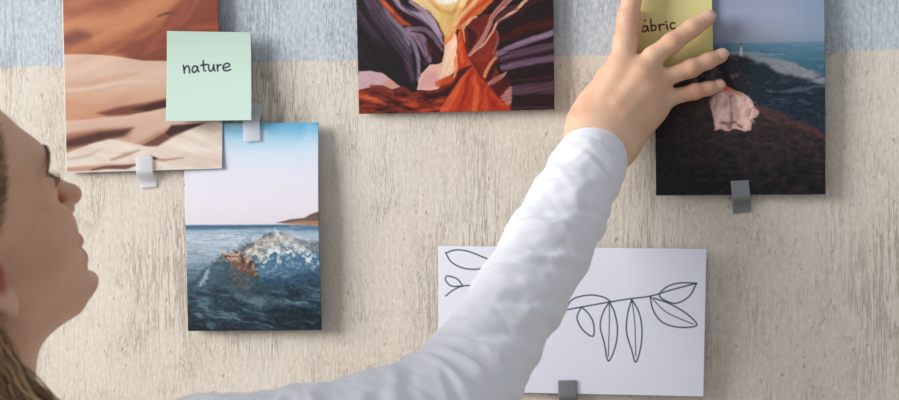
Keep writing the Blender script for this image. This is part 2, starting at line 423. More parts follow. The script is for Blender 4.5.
    S([(510, 76), (530, 73), (556, 68)], [3, 5, 5], (32, 11, 13), 2.5)
    S([(512, 81), (534, 79), (556, 77)], [1.5, 2, 2], (66, 32, 40), 2, .8)
    S([(514, 90), (534, 89), (556, 87)], [8, 11, 12], (78, 50, 66), 3)
    S([(514, 95), (534, 94), (556, 94)], [1.5, 1.5, 1.5], (58, 34, 44), 1.5, .7)
    S([(513, 103), (556, 101)], [3, 4], (34, 12, 14), 2)
    S([(513, 108), (556, 107)], [3, 3], (60, 32, 38), 2)
    S([(497, 58), (491, 67), (486, 77)], [3, 3.5, 3], (214, 132, 88), 1.5, .95)
    S([(500, 60), (495, 68), (490, 80)], [3, 5, 4], (60, 16, 16), 2, .9)
    p.poly([(488, 84), (498, 77), (509, 71.5), (506, 77), (496, 84), (490, 86)], (166, 106, 98), 1.2, .95, W)
    p.poly([(492, 87), (504, 80), (511, 78), (512, 90), (502, 98)], (74, 18, 14), 2, .9, W)
    p.poly([(502, 97), (510, 87), (513, 86), (512, 104), (509, 106)], (160, 98, 96), 1.4, .95, W)
    # fine strata following the rock
    t1 = fbm((x * .80 - y * .60) / 1.5, (x * .60 + y * .80) / 26, 3, 78) - .5
    lm = sstep(450, 440, x) * sstep(92, 80, y)
    lum = p.c.mean(-1)
    p.c += (t1 * lm * sstep(175, 130, lum) * (22 + lum * .34))[..., None] * np.array([1, .92, 1.0])
    t2 = fbm((y + .24 * x) / 1.4, x / 34, 3, 79) - .5
    p.c += (t2 * sstep(496, 506, x) * (16 + p.c.mean(-1) * .42))[..., None]
    t3 = fbm((x + .45 * y) / 2.2, (y - .4 * x) / 18, 3, 80) - .5
    p.c += (t3 * sstep(440, 452, x) * sstep(508, 496, x) * (14 + lum * .30))[..., None] * np.array([1.1, .8, .6])
    t4 = fbm(x / 7, (y - .1 * x) / 1.8, 3, 81) - .5
    p.c += (t4 * sstep(86, 94, y) * sstep(470, 440, x))[..., None] * np.array([70, 34, 22.])
    p.c += (fbm(x / 2.0, y / 2.0, 2, 77)[..., None] - .5) * 12
    return p.c

def paint_wave(x, y, u, v):
    p = Paint(x, y, (220, 220, 232))
    sky = p.grad_y([(118, (84, 164, 206)), (128, (116, 184, 218)), (140, (172, 208, 230)), (154, (208, 220, 234)), (175, (222, 222, 234)), (205, (224, 220, 230)), (224, (220, 214, 224))])
    p.c = sky.copy()
    p.over(sstep(250, 184, x) * sstep(160, 122, y) * .35, (206, 222, 236))
    p.over(sstep(280, 322, x) * sstep(146, 122, y) * .6, (60, 150, 198))
    p.over(sstep(.5, .75, fbm(x / 26, y / 14, 4, 2)) * sstep(170, 130, y) * .35, (224, 232, 240))
    # sea
    d = np.clip((y - 225) / 105, 0, 1)
    sea = p.grad_y([(224, (92, 124, 150)), (229, (112, 142, 166)), (236, (172, 188, 202)), (246, (166, 182, 196)), (258, (138, 158, 172)), (274, (84, 110, 124)), (292, (36, 64, 78)), (312, (24, 48, 60)), (332, (14, 30, 42))])
    sc_ = 3 + 16 * d
    warp = fbm(x / 30, y / 12, 3, 4) * 14
    r = fbm(x / (sc_ * 1.9), (y + warp) / (1.2 + 4.2 * d), 4, 12)
    sea = sea + (r[..., None] - .5) * (np.array([90, 96, 100.]) * (0.55 + .45 * (1 - d))[..., None])
    p.over(sstep(224.5, 226, y + (x - 184) * .006), sea)
    p.stroke([(182, 227.5), (240, 227), (290, 226)], [4, 3.2, 2], (58, 96, 126), 2, .85)
    p.stroke([(182, 233), (250, 231), (300, 232)], [2, 2, 2], (176, 192, 206), 3, .6)
    # headland
    p.poly([(278, 223), (292, 219.5), (306, 218), (313, 214), (324, 210), (324, 225), (300, 223.5)], (92, 76, 70), 1.6, .95)
    p.poly([(284, 223.5), (300, 221), (324, 221), (324, 226), (300, 225)], (176, 128, 96), 1.6, .8)
    p.stroke([(296, 230), (310, 228), (324, 229)], [2, 3, 3], (66, 112, 142), 2.5, .8)
    p.stroke([(300, 234), (324, 235)], [3, 4], (158, 182, 198), 3, .7)
    n = fbm(x / 8, y / 6, 4, 40); W = (x + (n - .5) * 9, y + (fbm(x / 8, y / 6, 4, 50) - .5) * 8)
    # swell behind
    p.poly([(238, 247), (256, 242), (274, 234), (284, 234), (300, 240), (324, 244), (324, 284), (262, 284), (236, 266)], (104, 112, 118), 4, .85, W)
    p.stroke([(240, 250), (256, 244), (272, 236), (284, 235)], [3, 4, 4, 2], (74, 78, 82), 3, .75, W)
    p.stroke([(246, 253), (262, 247), (278, 241), (292, 242), (304, 250)], [4, 9, 10, 9, 5], (206, 194, 180), 6, .75, W)
    # wave face
    p.poly([(200, 276), (208, 268), (224, 257), (236, 252), (248, 254), (256, 264), (262, 276), (284, 282), (324, 276), (324, 300), (250, 312), (190, 300), (186, 290)], (34, 62, 76), 4, .9, W)
    p.poly([(186, 300), (196, 284), (210, 268), (224, 258), (228, 266), (216, 284), (206, 302)], (58, 88, 104), 5, .7, W)
    p.poly([(224, 257), (236, 252.5), (248, 255), (256, 264), (257, 278), (248, 276), (238, 268)], (112, 72, 56), 3, .95, W)
    p.over((1 - sstep(-3, 3, p.pl([(228, 257), (240, 257), (252, 266)], *W, [6, 10, 8]))) * sstep(.52, .68, fbm(x / 4, y / 3, 3, 90)), (206, 164, 132))
    p.poly([(226, 268), (244, 272), (254, 284), (250, 296), (234, 286)], (84, 78, 74), 7, .6, W)
    # blue water and broken foam
    p.poly([(258, 264), (276, 252), (300, 250), (324, 252), (324, 274), (304, 280), (280, 284), (262, 280)], (58, 104, 138), 6, .75, W)
    p.poly([(262, 276), (290, 278), (320, 268), (324, 278), (296, 286), (270, 286)], (26, 60, 86), 4, .8, W)
    f = fbm(x / 5, y / 4, 4, 61)
    fm = (1 - sstep(-6, 6, p.pl([(262, 266), (276, 256), (290, 248), (304, 256), (318, 262)], *W, [12, 16, 16, 16, 12])))
    p.over(fm * sstep(.46, .62, f), (214, 220, 224))
    p.over(fm * sstep(.5, .36, f) * .6, (62, 120, 158))
    p.stroke([(278, 231), (280, 236)], [3, 6], (226, 222, 220), 4, .7, W)
    # near ripples
    rr = fbm((x + y * .5) / 17, (y - .25 * x + warp * .6) / 4.2, 4, 71)
    near = sstep(276, 300, y)
    p.over(near * sstep(.56, .72, rr) * .55, (112, 142, 156)); p.over(near * sstep(.48, .3, rr) * .85, (10, 26, 36))
    p.stroke([(200, 286), (207, 278), (212, 270)], [3, 5, 2], (176, 198, 210), 4, .7, W)
    p.stroke([(232, 292), (252, 298), (280, 302), (300, 304)], [3, 5, 5, 3], (104, 124, 132), 6, .6, W)
    onw = sstep(228, 240, y)
    sw = (x - 250) * .012
    q1 = fbm((x + 3 * np.sin(y / 9)) / (4 + 5 * d), (y - .35 * (x - 250) * (x > 215) * d + warp * .5) / (1.3 + 1.5 * d), 4, 101)
    rid = 1 - np.abs(2 * q1 - 1) * 2.4
    p.over(onw * sstep(.66, 1.0, rid) * (.06 + .22 * fbm(x / 22, y / 12, 2, 102)), (188, 204, 212))
    p.over(onw * sstep(.1, -.5, rid) * (.12 + .35 * sstep(255, 290, y)), (20, 40, 54))
    hot = np.exp(-(((x - 268) / 42) ** 2 + ((y - 252) / 17) ** 2))
    sp = fbm(x / 2.8, y / 2.4, 3, 103)
    p.over(hot * sstep(.52, .72, sp) * .7, (232, 226, 218)); p.over(hot * sstep(.45, .3, sp) * .45, (44, 74, 98))
    crest = 1 - sstep(-4, 4, p.pl([(214, 262), (228, 256), (240, 253), (252, 262), (256, 274)], *W, [2, 5, 8, 8, 6]))
    p.over(crest * sstep(.52, .7, sp) * .55, (190, 142, 108)); p.over(crest * sstep(.46, .34, sp) * .7, (44, 34, 36))
    p.c += (fbm(x / 2, y / 1.5, 2, 99)[..., None] - .5) * 18 * onw[..., None]
    return p.c

def paint_cliff(x, y, u, v):
    p = Paint(x, y, (124, 134, 162))
    p.c = p.grad_y([(-50, (118, 130, 148)), (-10, (124, 134, 154)), (15, (132, 139, 161)), (32, (128, 135, 152)), (42, (116, 126, 142))]).copy()
    p.over(sstep(775, 826, x) * .45, (96, 122, 142))
    n = fbm(x / 12, y / 8, 4, 6); W = (x + (n - .5) * 7, y + (fbm(x / 12, y / 8, 4, 26) - .5) * 6)
    sea = p.grad_y([(41, (96, 118, 138)), (47, (72, 106, 124)), (60, (58, 92, 110)), (72, (48, 80, 98)), (90, (30, 52, 68))])
    sea = sea + (fbm(x / 20, y / 2.2, 3, 5)[..., None] - .5) * 20
    p.over(sstep(-1, 1, y - np.interp(x, [650, 735, 826], [45, 43.5, 41.5])), sea)
    p.stroke([(742, 53), (760, 54), (784, 56)], [1.5, 3, 1], (106, 132, 146), 2.5, .7, W)
    # beach and dark rocks
    p.poly([(726, 52), (746, 52), (770, 58), (792, 63), (810, 70), (826, 78), (826, 92), (796, 82), (770, 70), (744, 62)], (122, 122, 126), 4, .85, W)
    p.poly([(700, 60), (728, 56), (745, 57), (766, 65), (782, 73), (800, 77), (812, 82), (826, 86), (826, 144), (700, 116)], (22, 31, 42), 5, .92, W)
    p.stroke([(768, 90), (788, 92), (810, 88), (826, 87)], [2, 3, 3, 2], (64, 82, 96), 2.5, .75, W)
    p.over(sstep(.56, .72, fbm(x / 9, y / 2.5, 4, 33)) * sstep(70, 80, y) * sstep(130, 115, y) * .6 * sstep(745, 770, x), (52, 66, 78))
    p.poly([(690, 62), (714, 56), (736, 58), (748, 66), (752, 80), (760, 96), (690, 104)], (60, 50, 50), 12, .35, W)
    p.over(sstep(.5, .7, fbm(x / 6, y / 4, 4, 35)) * (1 - sstep(742, 756, x)) * sstep(54, 60, y) * sstep(92, 80, y) * .7, (118, 88, 74))
    # grassy cliff top
    e = np.interp(x, [650, 700, 730, 762, 790, 812, 830], [104, 98, 98, 108, 119, 129, 138]) + (n - .5) * 3
    land = p.grad_y([(95, (66, 46, 44)), (115, (56, 41, 40)), (140, (40, 31, 33)), (165, (25, 21, 24)), (196, (14, 13, 17))])
    land = land + (fbm(x / 7, y / 4, 5, 44)[..., None] - .5) * np.array([46, 28, 24.])
    p.over(sstep(-1.5, 1.5, y - e), land)
    p.stroke([(752, 104), (775, 112), (800, 124), (826, 138)], [3, 4, 4, 5], (84, 46, 48), 4, .6, W)
    p.over((1 - sstep(655, 715, x)) * sstep(80, 110, y) * .6, (12, 12, 16))
    p.c += (sstep(-1, 3, y - e) * (fbm(x / 2.2, y / 1.6, 3, 144) - .5))[..., None] * np.array([38, 24, 22.])
    p.over(sstep(-1, 2, y - e) * sstep(.55, .75, fbm(x / 16, y / 7, 3, 145)) * .18, (90, 60, 56))
    rk = sstep(58, 66, y) * sstep(1, -2, y - e)
    p.c += (rk * (fbm(x / 2.6, y / 1.5, 3, 146) - .5))[..., None] * np.array([26, 28, 32.])
    # distant light tower
    p.poly([(740.5, 56), (741, 46), (743.4, 46), (744, 56)], (160, 166, 178), 1.2, .8)
    p.stroke([(742, 44), (742, 47)], 1.6, (120, 60, 54), 1, .8)
    # woman in a wide pink dress seen from behind
    p.poly([(711, 103), (716, 95), (726, 91), (738, 90), (748, 96), (753, 101), (757, 108), (761, 112), (756, 118), (751, 120), (751, 129), (744, 131), (734, 127), (730, 131), (722, 129), (716, 131), (714, 120)], (196, 158, 150), 2, 1, W)
    p.stroke([(724, 95), (722, 110), (718, 126)], [5, 7, 4], (222, 188, 178), 4, .85, W)
    p.stroke([(736, 93), (742, 106), (746, 124)], [4, 6, 5], (218, 184, 172), 4, .8, W)
    p.stroke([(731, 97), (732, 112), (730, 126)], [1.5, 3, 4], (122, 88, 86), 2.5, .85, W)
    p.stroke([(718, 100), (716, 112)], [1, 2], (150, 114, 112), 2, .8, W)
    p.stroke([(744, 98), (751, 110), (750, 120)], [1, 2.5, 2], (158, 120, 114), 2, .8, W)
    p.stroke([(724, 124), (734, 122), (742, 126)], [2, 3, 2], (92, 64, 64), 2, .7, W)
    dm = 1 - sstep(-2, 3, p.pl([(722, 104), (736, 108), (748, 112)], *W, [24, 34, 24]))
    rf = fbm((x + .4 * y) / 4.2, (y - .3 * x) / 7, 3, 150)
    p.over(dm * sstep(.52, .68, rf) * .5, (226, 196, 184)); p.over(dm * sstep(.46, .32, rf) * .35, (160, 118, 112))
    p.stroke([(723, 90), (727, 86), (731, 90)], [5, 6, 4], (206, 112, 92), 2, .95)
    p.stroke([(725, 70), (728, 77), (731, 85), (740, 91)], [5, 7, 6, 2], (24, 16, 20), 2, .95)
    p.stroke([(730, 88), (738, 93), (744, 96)], [2, 2, 1.5], (196, 110, 78), 1.5, .8)
    border(p, u, v, 170, 240, (36, 36, 42), .8, 'b')
    return p.c

def paint_sprig(x, y, u, v):
    p = Paint(x, y, (226, 229, 241))
    p.c += (fbm(x / 60, y / 60, 3, 3)[..., None] - .5) * 5
    L = lambda pts, w=1.3: p.stroke(pts, w, (56, 70, 78), 1.0, .95)
    # one-line drawing of a leafy twig
    L([(446, 253), (456, 250), (468, 251), (482, 256), (500, 264), (520, 276)])
    L([(446, 253), (452, 262), (464, 268), (480, 269), (500, 264)])
    L([(446, 296), (454, 290), (464, 286), (478, 286), (500, 290), (540, 314)])
    L([(464, 286), (458, 279), (448, 276), (446, 280), (452, 286), (464, 286)])
    L([(540, 314), (562, 311), (584, 307), (606, 303), (630, 299), (652, 296), (672, 290), (697, 283)])
    L([(697, 283), (690, 296), (678, 303), (668, 301), (661, 295), (668, 287), (680, 283), (697, 283)])
    L([(568, 309), (576, 299), (592, 295), (606, 297), (614, 302)])
    L([(612, 302), (606, 312), (603, 326), (607, 343), (611, 361), (618, 346), (620, 328), (617, 312), (612, 302)])
    L([(612, 302), (612, 322), (611, 356)], .9)
    L([(634, 299), (630, 314), (629, 332), (634, 350), (638, 362), (643, 346), (644, 328), (641, 312), (634, 299)])
    L([(634, 299), (637, 322), (638, 356)], .9)
    L([(652, 296), (655, 310), (664, 322), (680, 327), (697, 325), (688, 314), (672, 304), (656, 298)])
    L([(652, 296), (668, 312), (694, 324)], .9)
    L([(584, 307), (580, 318), (586, 330), (596, 336), (596, 322), (590, 312), (584, 307)])
    return p.c

def paint_green_note(x, y, u, v):
    p = Paint(x, y, (204, 227, 214))
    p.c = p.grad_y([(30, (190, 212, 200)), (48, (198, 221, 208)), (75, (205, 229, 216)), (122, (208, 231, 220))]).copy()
    I = (36, 38, 62)
    L = lambda pts, w=1.55: p.stroke(pts, w, I, .9, .95)
    L([(183.8, 65.6), (184.6, 69.5), (185, 73.4)]); L([(184.8, 70), (187, 66.4), (189.2, 66.6), (190, 69.5), (190.3, 73.2)])
    L([(198, 67.2), (195, 66.2), (193, 69), (193.3, 71.8), (195.6, 72.4), (197.8, 69.6), (198.2, 66.8)]); L([(198.2, 67), (198.5, 70), (199.6, 72)])
    L([(204, 61), (204.2, 66), (204.8, 70.2), (206.4, 71.4)]); L([(201.4, 65.6), (204.4, 65.2), (208, 64.6)])
    L([(209.4, 65), (209.6, 69), (211, 71.4), (213.4, 70), (214.6, 65.4)]); L([(214.6, 65), (214.8, 69), (215.8, 71.2)])
    L([(218, 65), (218.4, 68), (218.6, 71.2)]); L([(218.4, 68), (219.6, 65.6), (222, 65)])
    L([(224, 68), (227.5, 67.6), (230.6, 66), (229.4, 63.8), (226.4, 64), (224, 67), (225, 70.4), (228, 71), (231.6, 69.8)])
    return p.c

def paint_yellow_note(x, y, u, v):
    p = Paint(x, y, (206, 198, 138))
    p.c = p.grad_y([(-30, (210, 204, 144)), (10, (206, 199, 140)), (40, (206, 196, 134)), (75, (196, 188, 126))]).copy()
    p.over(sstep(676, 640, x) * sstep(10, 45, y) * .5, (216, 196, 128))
    I = (66, 34, 52)
    L = lambda pts, w=1.6: p.stroke(pts, w, I, .9, .95)
    L([(636.4, 20.5), (636.8, 27), (637.2, 33)]); L([(636.4, 20.6), (640, 19.6), (645.4, 20.6)]); L([(636.6, 26.4), (639, 25.8), (641.4, 25.4)])
    L([(647.6, 27), (645, 26), (642.6, 28.6), (642.8, 31.4), (645.4, 31.6), (647.6, 28.8)]); L([(647.8, 26.4), (648, 29), (649, 31.4)])
    L([(651, 19.4), (651.4, 25), (651.7, 30.8)]); L([(651.6, 27), (654, 25.2), (656.2, 27.2), (655.4, 30), (652, 30.8)])
    L([(659, 24.8), (659.8, 27.6), (660.2, 30.4)]); L([(659.8, 27), (661.4, 25), (664.6, 24.6)])
    L([(667, 24.8), (667.5, 27.4), (668, 29.6)]); L([(666.3, 21.8), (666.6, 22.2)], 1.7)
    L([(675, 23.4), (672, 23), (670.6, 26), (671.8, 28.8), (675.4, 28.4)])
    return p.c

glossy = mat_vcol('photo_paper', 0.42, 0.25, 0.03, 1500)
matte = mat_vcol('note_paper', 0.75, 0.15, 0.012, 700)

G1 = 1.0
dunes = tag(sheet('picture_print', (61, -44), (218.5, -46), (222.5, 168.5), (66, 173), .55, paint_dunes, glossy,
    (.006, .008, .010, .006), G_DUNE, lambda u, v: .004 * np.sin(v * 5 + u) * u + .002 * u * v),
    'colour photo print of orange and pale sand dunes under the green note', 'photo print', 'photo prints taped to the wall')
wave = tag(sheet('picture_print', (183.5, 123.5), (318.5, 122.5), (322, 330), (188, 331), .5, paint_wave, glossy,
    (.004, .011, .014, .008), G_WAVE, lambda u, v: .005 * u * np.sin(v * 3.1)),
    'colour photo print of a breaking sea wave under pale blue sky', 'photo print', 'photo prints taped to the wall')
canyon = tag(sheet('picture_print', (355, -60), (553.5, -60), (554.5, 109.5), (359, 114), .6, paint_canyon, glossy,
    (.006, .007, .011, .007), G_CANYON, lambda u, v: .003 * u * np.sin(v * 3.1)),
    'colour photo print of purple and orange canyon rock walls', 'photo print', 'photo prints taped to the wall')
cliff = tag(sheet('picture_print', (654, -52), (824, -53), (825.5, 194.5), (656, 195.5), .6, paint_cliff, glossy,
    (.006, .010, .012, .006), G_CLIFF, lambda u, v: .004 * u * np.sin(v * 3.1)),
    'dark photo print of a woman in pink dress on a sea cliff', 'photo print', 'photo prints taped to the wall')
sprig = tag(sheet('line_drawing', (438.5, 246), (706.5, 249), (703.5, 396.5), (438.5, 391), .5, paint_sprig, matte,
    (.005, .009, .010, .005), G_SPRIG, lambda u, v: .003 * u * np.sin(v * 3.1)),
    'white sheet with thin black line drawing of a twig behind the forearm', 'drawing')
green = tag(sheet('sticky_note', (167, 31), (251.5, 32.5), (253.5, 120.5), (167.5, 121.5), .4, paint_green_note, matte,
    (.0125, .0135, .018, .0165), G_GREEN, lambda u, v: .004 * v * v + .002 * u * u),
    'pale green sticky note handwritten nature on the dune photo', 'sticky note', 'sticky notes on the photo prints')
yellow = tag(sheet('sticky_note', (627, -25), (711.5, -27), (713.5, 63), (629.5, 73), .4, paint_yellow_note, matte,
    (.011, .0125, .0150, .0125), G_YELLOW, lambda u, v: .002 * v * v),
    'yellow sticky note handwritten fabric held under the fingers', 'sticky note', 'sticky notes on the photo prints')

def tape_mat(name, rgb, alpha):
    m, nt, b, out = mat_new(name)
    n = nt.nodes.new('ShaderNodeTexNoise'); n.inputs['Scale'].default_value = 260; n.inputs['Detail'].default_value = 3
    r = nt.nodes.new('ShaderNodeMapRange'); r.inputs[1].default_value = .3; r.inputs[2].default_value = .7
    r.inputs[3].default_value = alpha - .05; r.inputs[4].default_value = alpha + .05
    nt.links.new(n.outputs['Fac'], r.inputs[0]); nt.links.new(r.outputs[0], b.inputs['Alpha'])
    b.inputs['Base Color'].default_value = (*lin(rgb), 1)
    b.inputs['Roughness'].default_value = .6; b.inputs['Specular IOR Level'].default_value = .1
    return m
clear_tape = tape_mat('clear_tape', (226, 229, 236), .55)
grey_tape = tape_mat('grey_tape', (134, 138, 141), .8)
def tape(c, off, edge, wall_end, m, label, grp):
    """strip lying on the print up to its edge, then dipping to the wall; edge = fraction of the strip's length, wall_end 1 bottom / 0 top"""
    def dip(u, v):
        q = (v - edge) / (1 - edge) if wall_end else (edge - v) / edge
        return -(off - .0012) * sstep(.02, .75, q) + .0003 * np.sin(u * 3.1)
    return tag(sheet('adhesive_tape', c[0], c[1], c[2], c[3], 1.2, None, m, (off,) * 4, curl=dip), label, 'tape', grp)
tape([(135.5, 157), (152.5, 156), (153.5, 187), (137, 188.5)], .0098, .46, 1, clear_tape, 'clear tape strip holding the bottom edge of the dune photo', 'clear tape strips')
tape([(242, 103), (259, 102), (260.5, 141), (243.5, 142)], .0112, .50, 0, clear_tape, 'clear tape strip holding the top edge of the sea wave photo', 'clear tape strips')
tape([(730.5, 181), (749, 180), (751.5, 211.5), (733.5, 214)], .0112, .47, 1, grey_tape, 'grey tape strip under the bottom edge of the cliff photo', 'grey tape strips')
tape([(558, 380.5), (576.5, 380), (577, 412), (558.5, 412.5)], .0096, .46, 1, grey_tape, 'grey tape strip under the bottom edge of the white drawing', 'grey tape strips')
HEAD_YAW, HEAD_TILT, HEAD_ROLL = 55.28, 29.77, 11.47
HEAD_POS = (-.2852, -.3874, 1.466)
NECK_BASE = (-.274, -.390, 1.335)
SHOULDER = (-.150, -.445, 1.300)
SKIN = (222, 182, 152)
SHIRT = (232, 233, 240)
CUFF_SLANT = 1.0
SKIN_RES = .0017
HAIRLINE = [-42, -36, -30, 4, 22, 40, 56, 62, 40]
# ------------------------------------------------------------------ implicit surfaces, meshed with surface nets
class SDF:
    """Ordered list of soft unions / soft cuts, evaluated block by block near the surface only."""
    def __init__(s): s.items = []
    def add(s, fn, cen, rad, k=0.004, op='u'):
        s.items.append((fn, np.asarray(cen, float), float(rad), k, op)); return s
    def cone(s, a, b, ra, rb, k=0.004, op='u'):
        a = np.asarray(a, float); b = np.asarray(b, float); e = b - a; L2 = max((e * e).sum(), 1e-12)
        def fn(P):
            q = P - a; t = np.clip(q @ e / L2, 0, 1)
            return np.sqrt(((q - t[:, None] * e) ** 2).sum(1)) - (ra + (rb - ra) * t)
        return s.add(fn, (a + b) / 2, np.sqrt(L2) / 2 + max(ra, rb), k, op)
    def chain(s, pts, rad, k=0.004):
        for i in range(len(pts) - 1): s.cone(pts[i], pts[i + 1], rad[i], rad[i + 1], k)
        return s
    def ell(s, c, r, k=0.004, R=None, op='u'):
        c = np.asarray(c, float); r = np.asarray(r, float); R = np.eye(3) if R is None else np.asarray(R)
        def fn(P):
            q = (P - c) @ R
            k0 = np.sqrt(((q / r) ** 2).sum(1)); k1 = np.sqrt(((q / (r * r)) ** 2).sum(1)) + 1e-9
            return k0 * (k0 - 1) / k1
        return s.add(fn, c, r.max(), k, op)
    def eval(s, P, sel=None):
        d = np.full(len(P), 1.0e3)
        for i, (fn, c, r, k, op) in enumerate(s.items):
            if sel is not None and not sel[i]: continue
            e = fn(P)
            if op == 'u':
                h = np.maximum(k - np.abs(d - e), 0) / k; d = np.minimum(d, e) - h * h * k * .25
            elif op == 'd':      # displacement: adds e
                d = d + e
            else:
                h = np.maximum(k - np.abs(d + e), 0) / k; d = np.maximum(d, -e) + h * h * k * .25
        return d
    def mesh(s, res, blk=28):
        U = [it for it in s.items if it[4] == 'u']
        lo = np.min([c - r for _, c, r, _, _ in U], 0) - .02; hi = np.max([c + r for _, c, r, _, _ in U], 0) + .02
        B = blk * res; n = np.ceil((hi - lo) / B).astype(int); half = B * math.sqrt(3) / 2
        cells = []; verts = []; quads = []
        off = np.array([[i, j, k] for i in (0, 1) for j in (0, 1) for k in (0, 1)])
        ax = np.arange(blk + 2); G = np.stack(np.meshgrid(ax, ax, ax, indexing='ij'), -1)
        cs = np.stack(np.meshgrid(*[np.linspace(0, 1, 5)] * 3, indexing='ij'), -1).reshape(-1, 3)
        N = (n * blk + 4).astype(np.int64)
        key = lambda I: (I[..., 0] * N[1] + I[..., 1]) * N[2] + I[..., 2]
        cen = np.array([it[1] for it in s.items]); rad = np.array([it[2] for it in s.items]); kk = np.array([it[3] for it in s.items])
        for bi in range(n[0]):
            for bj in range(n[1]):
                for bk in range(n[2]):
                    b0 = np.array([bi, bj, bk]) * blk; p0 = lo + b0 * res
                    dist = np.sqrt(((cen - (p0 + B / 2)) ** 2).sum(1)) - rad
                    sel = dist < half + kk * 1.5 + .014 * (res / .0017 if res < .02 else 1000)
                    if not any(sel[i] and s.items[i][4] == 'u' for i in range(len(sel))): continue
                    dc = s.eval(p0 + cs * B, sel)
                    if np.abs(dc).min() > B * .30: continue
                    D = s.eval((p0 + G.reshape(-1, 3) * res), sel).reshape(blk + 2, blk + 2, blk + 2)
                    if D.min() > 0 or D.max() < 0: continue
                    M = blk + 1
                    corner = np.stack([D[o[0]:o[0] + M, o[1]:o[1] + M, o[2]:o[2] + M] for o in off], -1)
                    ins = corner < 0; mix = ins.any(-1) & ~ins.all(-1)
                    own = mix[:blk, :blk, :blk]
                    I = np.argwhere(own)
                    if len(I) == 0: continue
                    cv = corner[I[:, 0], I[:, 1], I[:, 2]]
                    acc = np.zeros((len(I), 3)); cnt = np.zeros(len(I))
                    for a in range(8):
                        for c in range(a + 1, 8):
                            if np.abs(off[a] - off[c]).sum() != 1: continue
                            va, vc = cv[:, a], cv[:, c]; m = (va < 0) != (vc < 0)
                            t = np.where(m, va / np.where(m, va - vc, 1), 0)
                            acc += np.where(m[:, None], off[a] + t[:, None] * (off[c] - off[a]), 0); cnt += m
                    verts.append(p0 + (I + acc / cnt[:, None]) * res); cells.append(key(I + b0))
                    # faces: each grid edge leaving node (i,j,k) that changes sign; node index 1..blk
                    for axn in range(3):
                        u_, v_ = [(1, 2), (2, 0), (0, 1)][axn]
                        sl = [slice(1, blk + 1)] * 3; A = D[tuple(sl)]
                        sl2 = list(sl); sl2[axn] = slice(2, blk + 2); Bv = D[tuple(sl2)]
                        ch = (A < 0) != (Bv < 0)
                        E = np.argwhere(ch) + 1
                        if len(E) == 0: continue
                        neg = A[ch] < 0
                        eu = np.zeros(3, int); eu[u_] = 1; ev = np.zeros(3, int); ev[v_] = 1
                        E = E + b0
                        q = np.stack([key(E - eu - ev), key(E - ev), key(E), key(E - eu)], -1)
                        q[~neg] = q[~neg][:, ::-1]
                        quads.append(q)
        V = np.concatenate(verts); Kc = np.concatenate(cells); Q = np.concatenate(quads)
        order = np.argsort(Kc); Ks = Kc[order]
        idx = np.searchsorted(Ks, Q); idx = np.clip(idx, 0, len(Ks) - 1)
        ok = (Ks[idx] == Q).all(1)
        Q = order[idx[ok]]
        return V, Q

def keep_largest(V, Q):
    n = len(V); lab = np.arange(n)
    for _ in range(400):
        m = lab[Q].min(1); new = lab.copy(); np.minimum.at(new, Q.ravel(), np.repeat(m, 4)); new = new[new]
        if (new == lab).all(): break
        lab = new
    c = np.bincount(lab, minlength=n); keep = lab == c.argmax()
    Q = Q[keep[Q[:, 0]]]; used = np.unique(Q); mp = -np.ones(n, int); mp[used] = np.arange(len(used))
    return V[used], mp[Q]

def relax(V, Q, it=1, w=.5):
    for _ in range(it):
        A = np.zeros_like(V); c = np.zeros(len(V))
        for a, b in ((0, 1), (1, 2), (2, 3), (3, 0)):
            np.add.at(A, Q[:, a], V[Q[:, b]]); np.add.at(A, Q[:, b], V[Q[:, a]]); np.add.at(c, Q[:, a], 1); np.add.at(c, Q[:, b], 1)
        V = V * (1 - w) + w * A / np.maximum(c, 1)[:, None]
    return V

def fbm3(P, f, seed=0, octv=3):
    x, y, z = P[:, 0] * f, P[:, 1] * f, P[:, 2] * f
    return (fbm(x + z * .37, y - z * .21, octv, seed) + fbm(y + 7.1 + x * .23, z + 3.3, octv, seed + 5) + fbm(z - 2.7, x + 9.9 + y * .31, octv, seed + 9)) / 3

def unit(v): v = np.asarray(v, float); return v / np.linalg.norm(v)

# ------------------------------------------------------------------ the woman: skeleton
def rotm(y, t, r):
    cy, sy, ct, st, cr, sr = math.cos(y), math.sin(y), math.cos(t), math.sin(t), math.cos(r), math.sin(r)
    return np.array([[cy, -sy, 0], [sy, cy, 0], [0, 0, 1]]) @ np.array([[ct, 0, -st], [0, 1, 0], [st, 0, ct]]) @ np.array([[1, 0, 0], [0, cr, -sr], [0, sr, cr]])
HR = rotm(math.radians(HEAD_YAW), math.radians(HEAD_TILT), math.radians(HEAD_ROLL))
HP = np.array(HEAD_POS)
def hw(p): return HP + HR @ (np.asarray(p, float) / 1000.0)     # head-local millimetres to room
BA = math.radians(54)
BF = np.array([math.cos(BA), math.sin(BA), 0]); BR = np.array([math.sin(BA), -math.cos(BA), 0]); BZ = UPV
BM = np.stack([BF, BR, BZ], 1)
NB = np.array(NECK_BASE)
def bw(f, r, z): return np.array([NB[0], NB[1], 0]) + BF * f + BR * r + BZ * z
SH = np.array(SHOULDER); EL = at(470, 386, -.222); WR = at(600, 140, -.050)

body = SDF()
# torso (under the clothes)
body.ell(bw(-.015, 0, 1.17), (.088, .145, .17), .03, BM)
body.ell(bw(-.02, 0, 1.00), (.080, .122, .16), .05, BM)
body.ell(bw(-.025, 0, .86), (.095, .150, .12), .05, BM)
LSH = bw(-.01, -.165, 1.285)
body.cone(NB + np.array([0, 0, -.03]), SH * .75 + NB * .25 + np.array([0, 0, -.012]), .047, .040, .03)
body.cone(NB + np.array([0, 0, -.03]), LSH, .047, .040, .03)
# right arm
body.cone(SH, EL, .030, .024, .015)
FD = unit(WR - EL)
body.cone(EL, EL + FD * .09, .024, .024, .006); body.cone(EL + FD * .09, WR - FD * .04, .024, .018, .006)
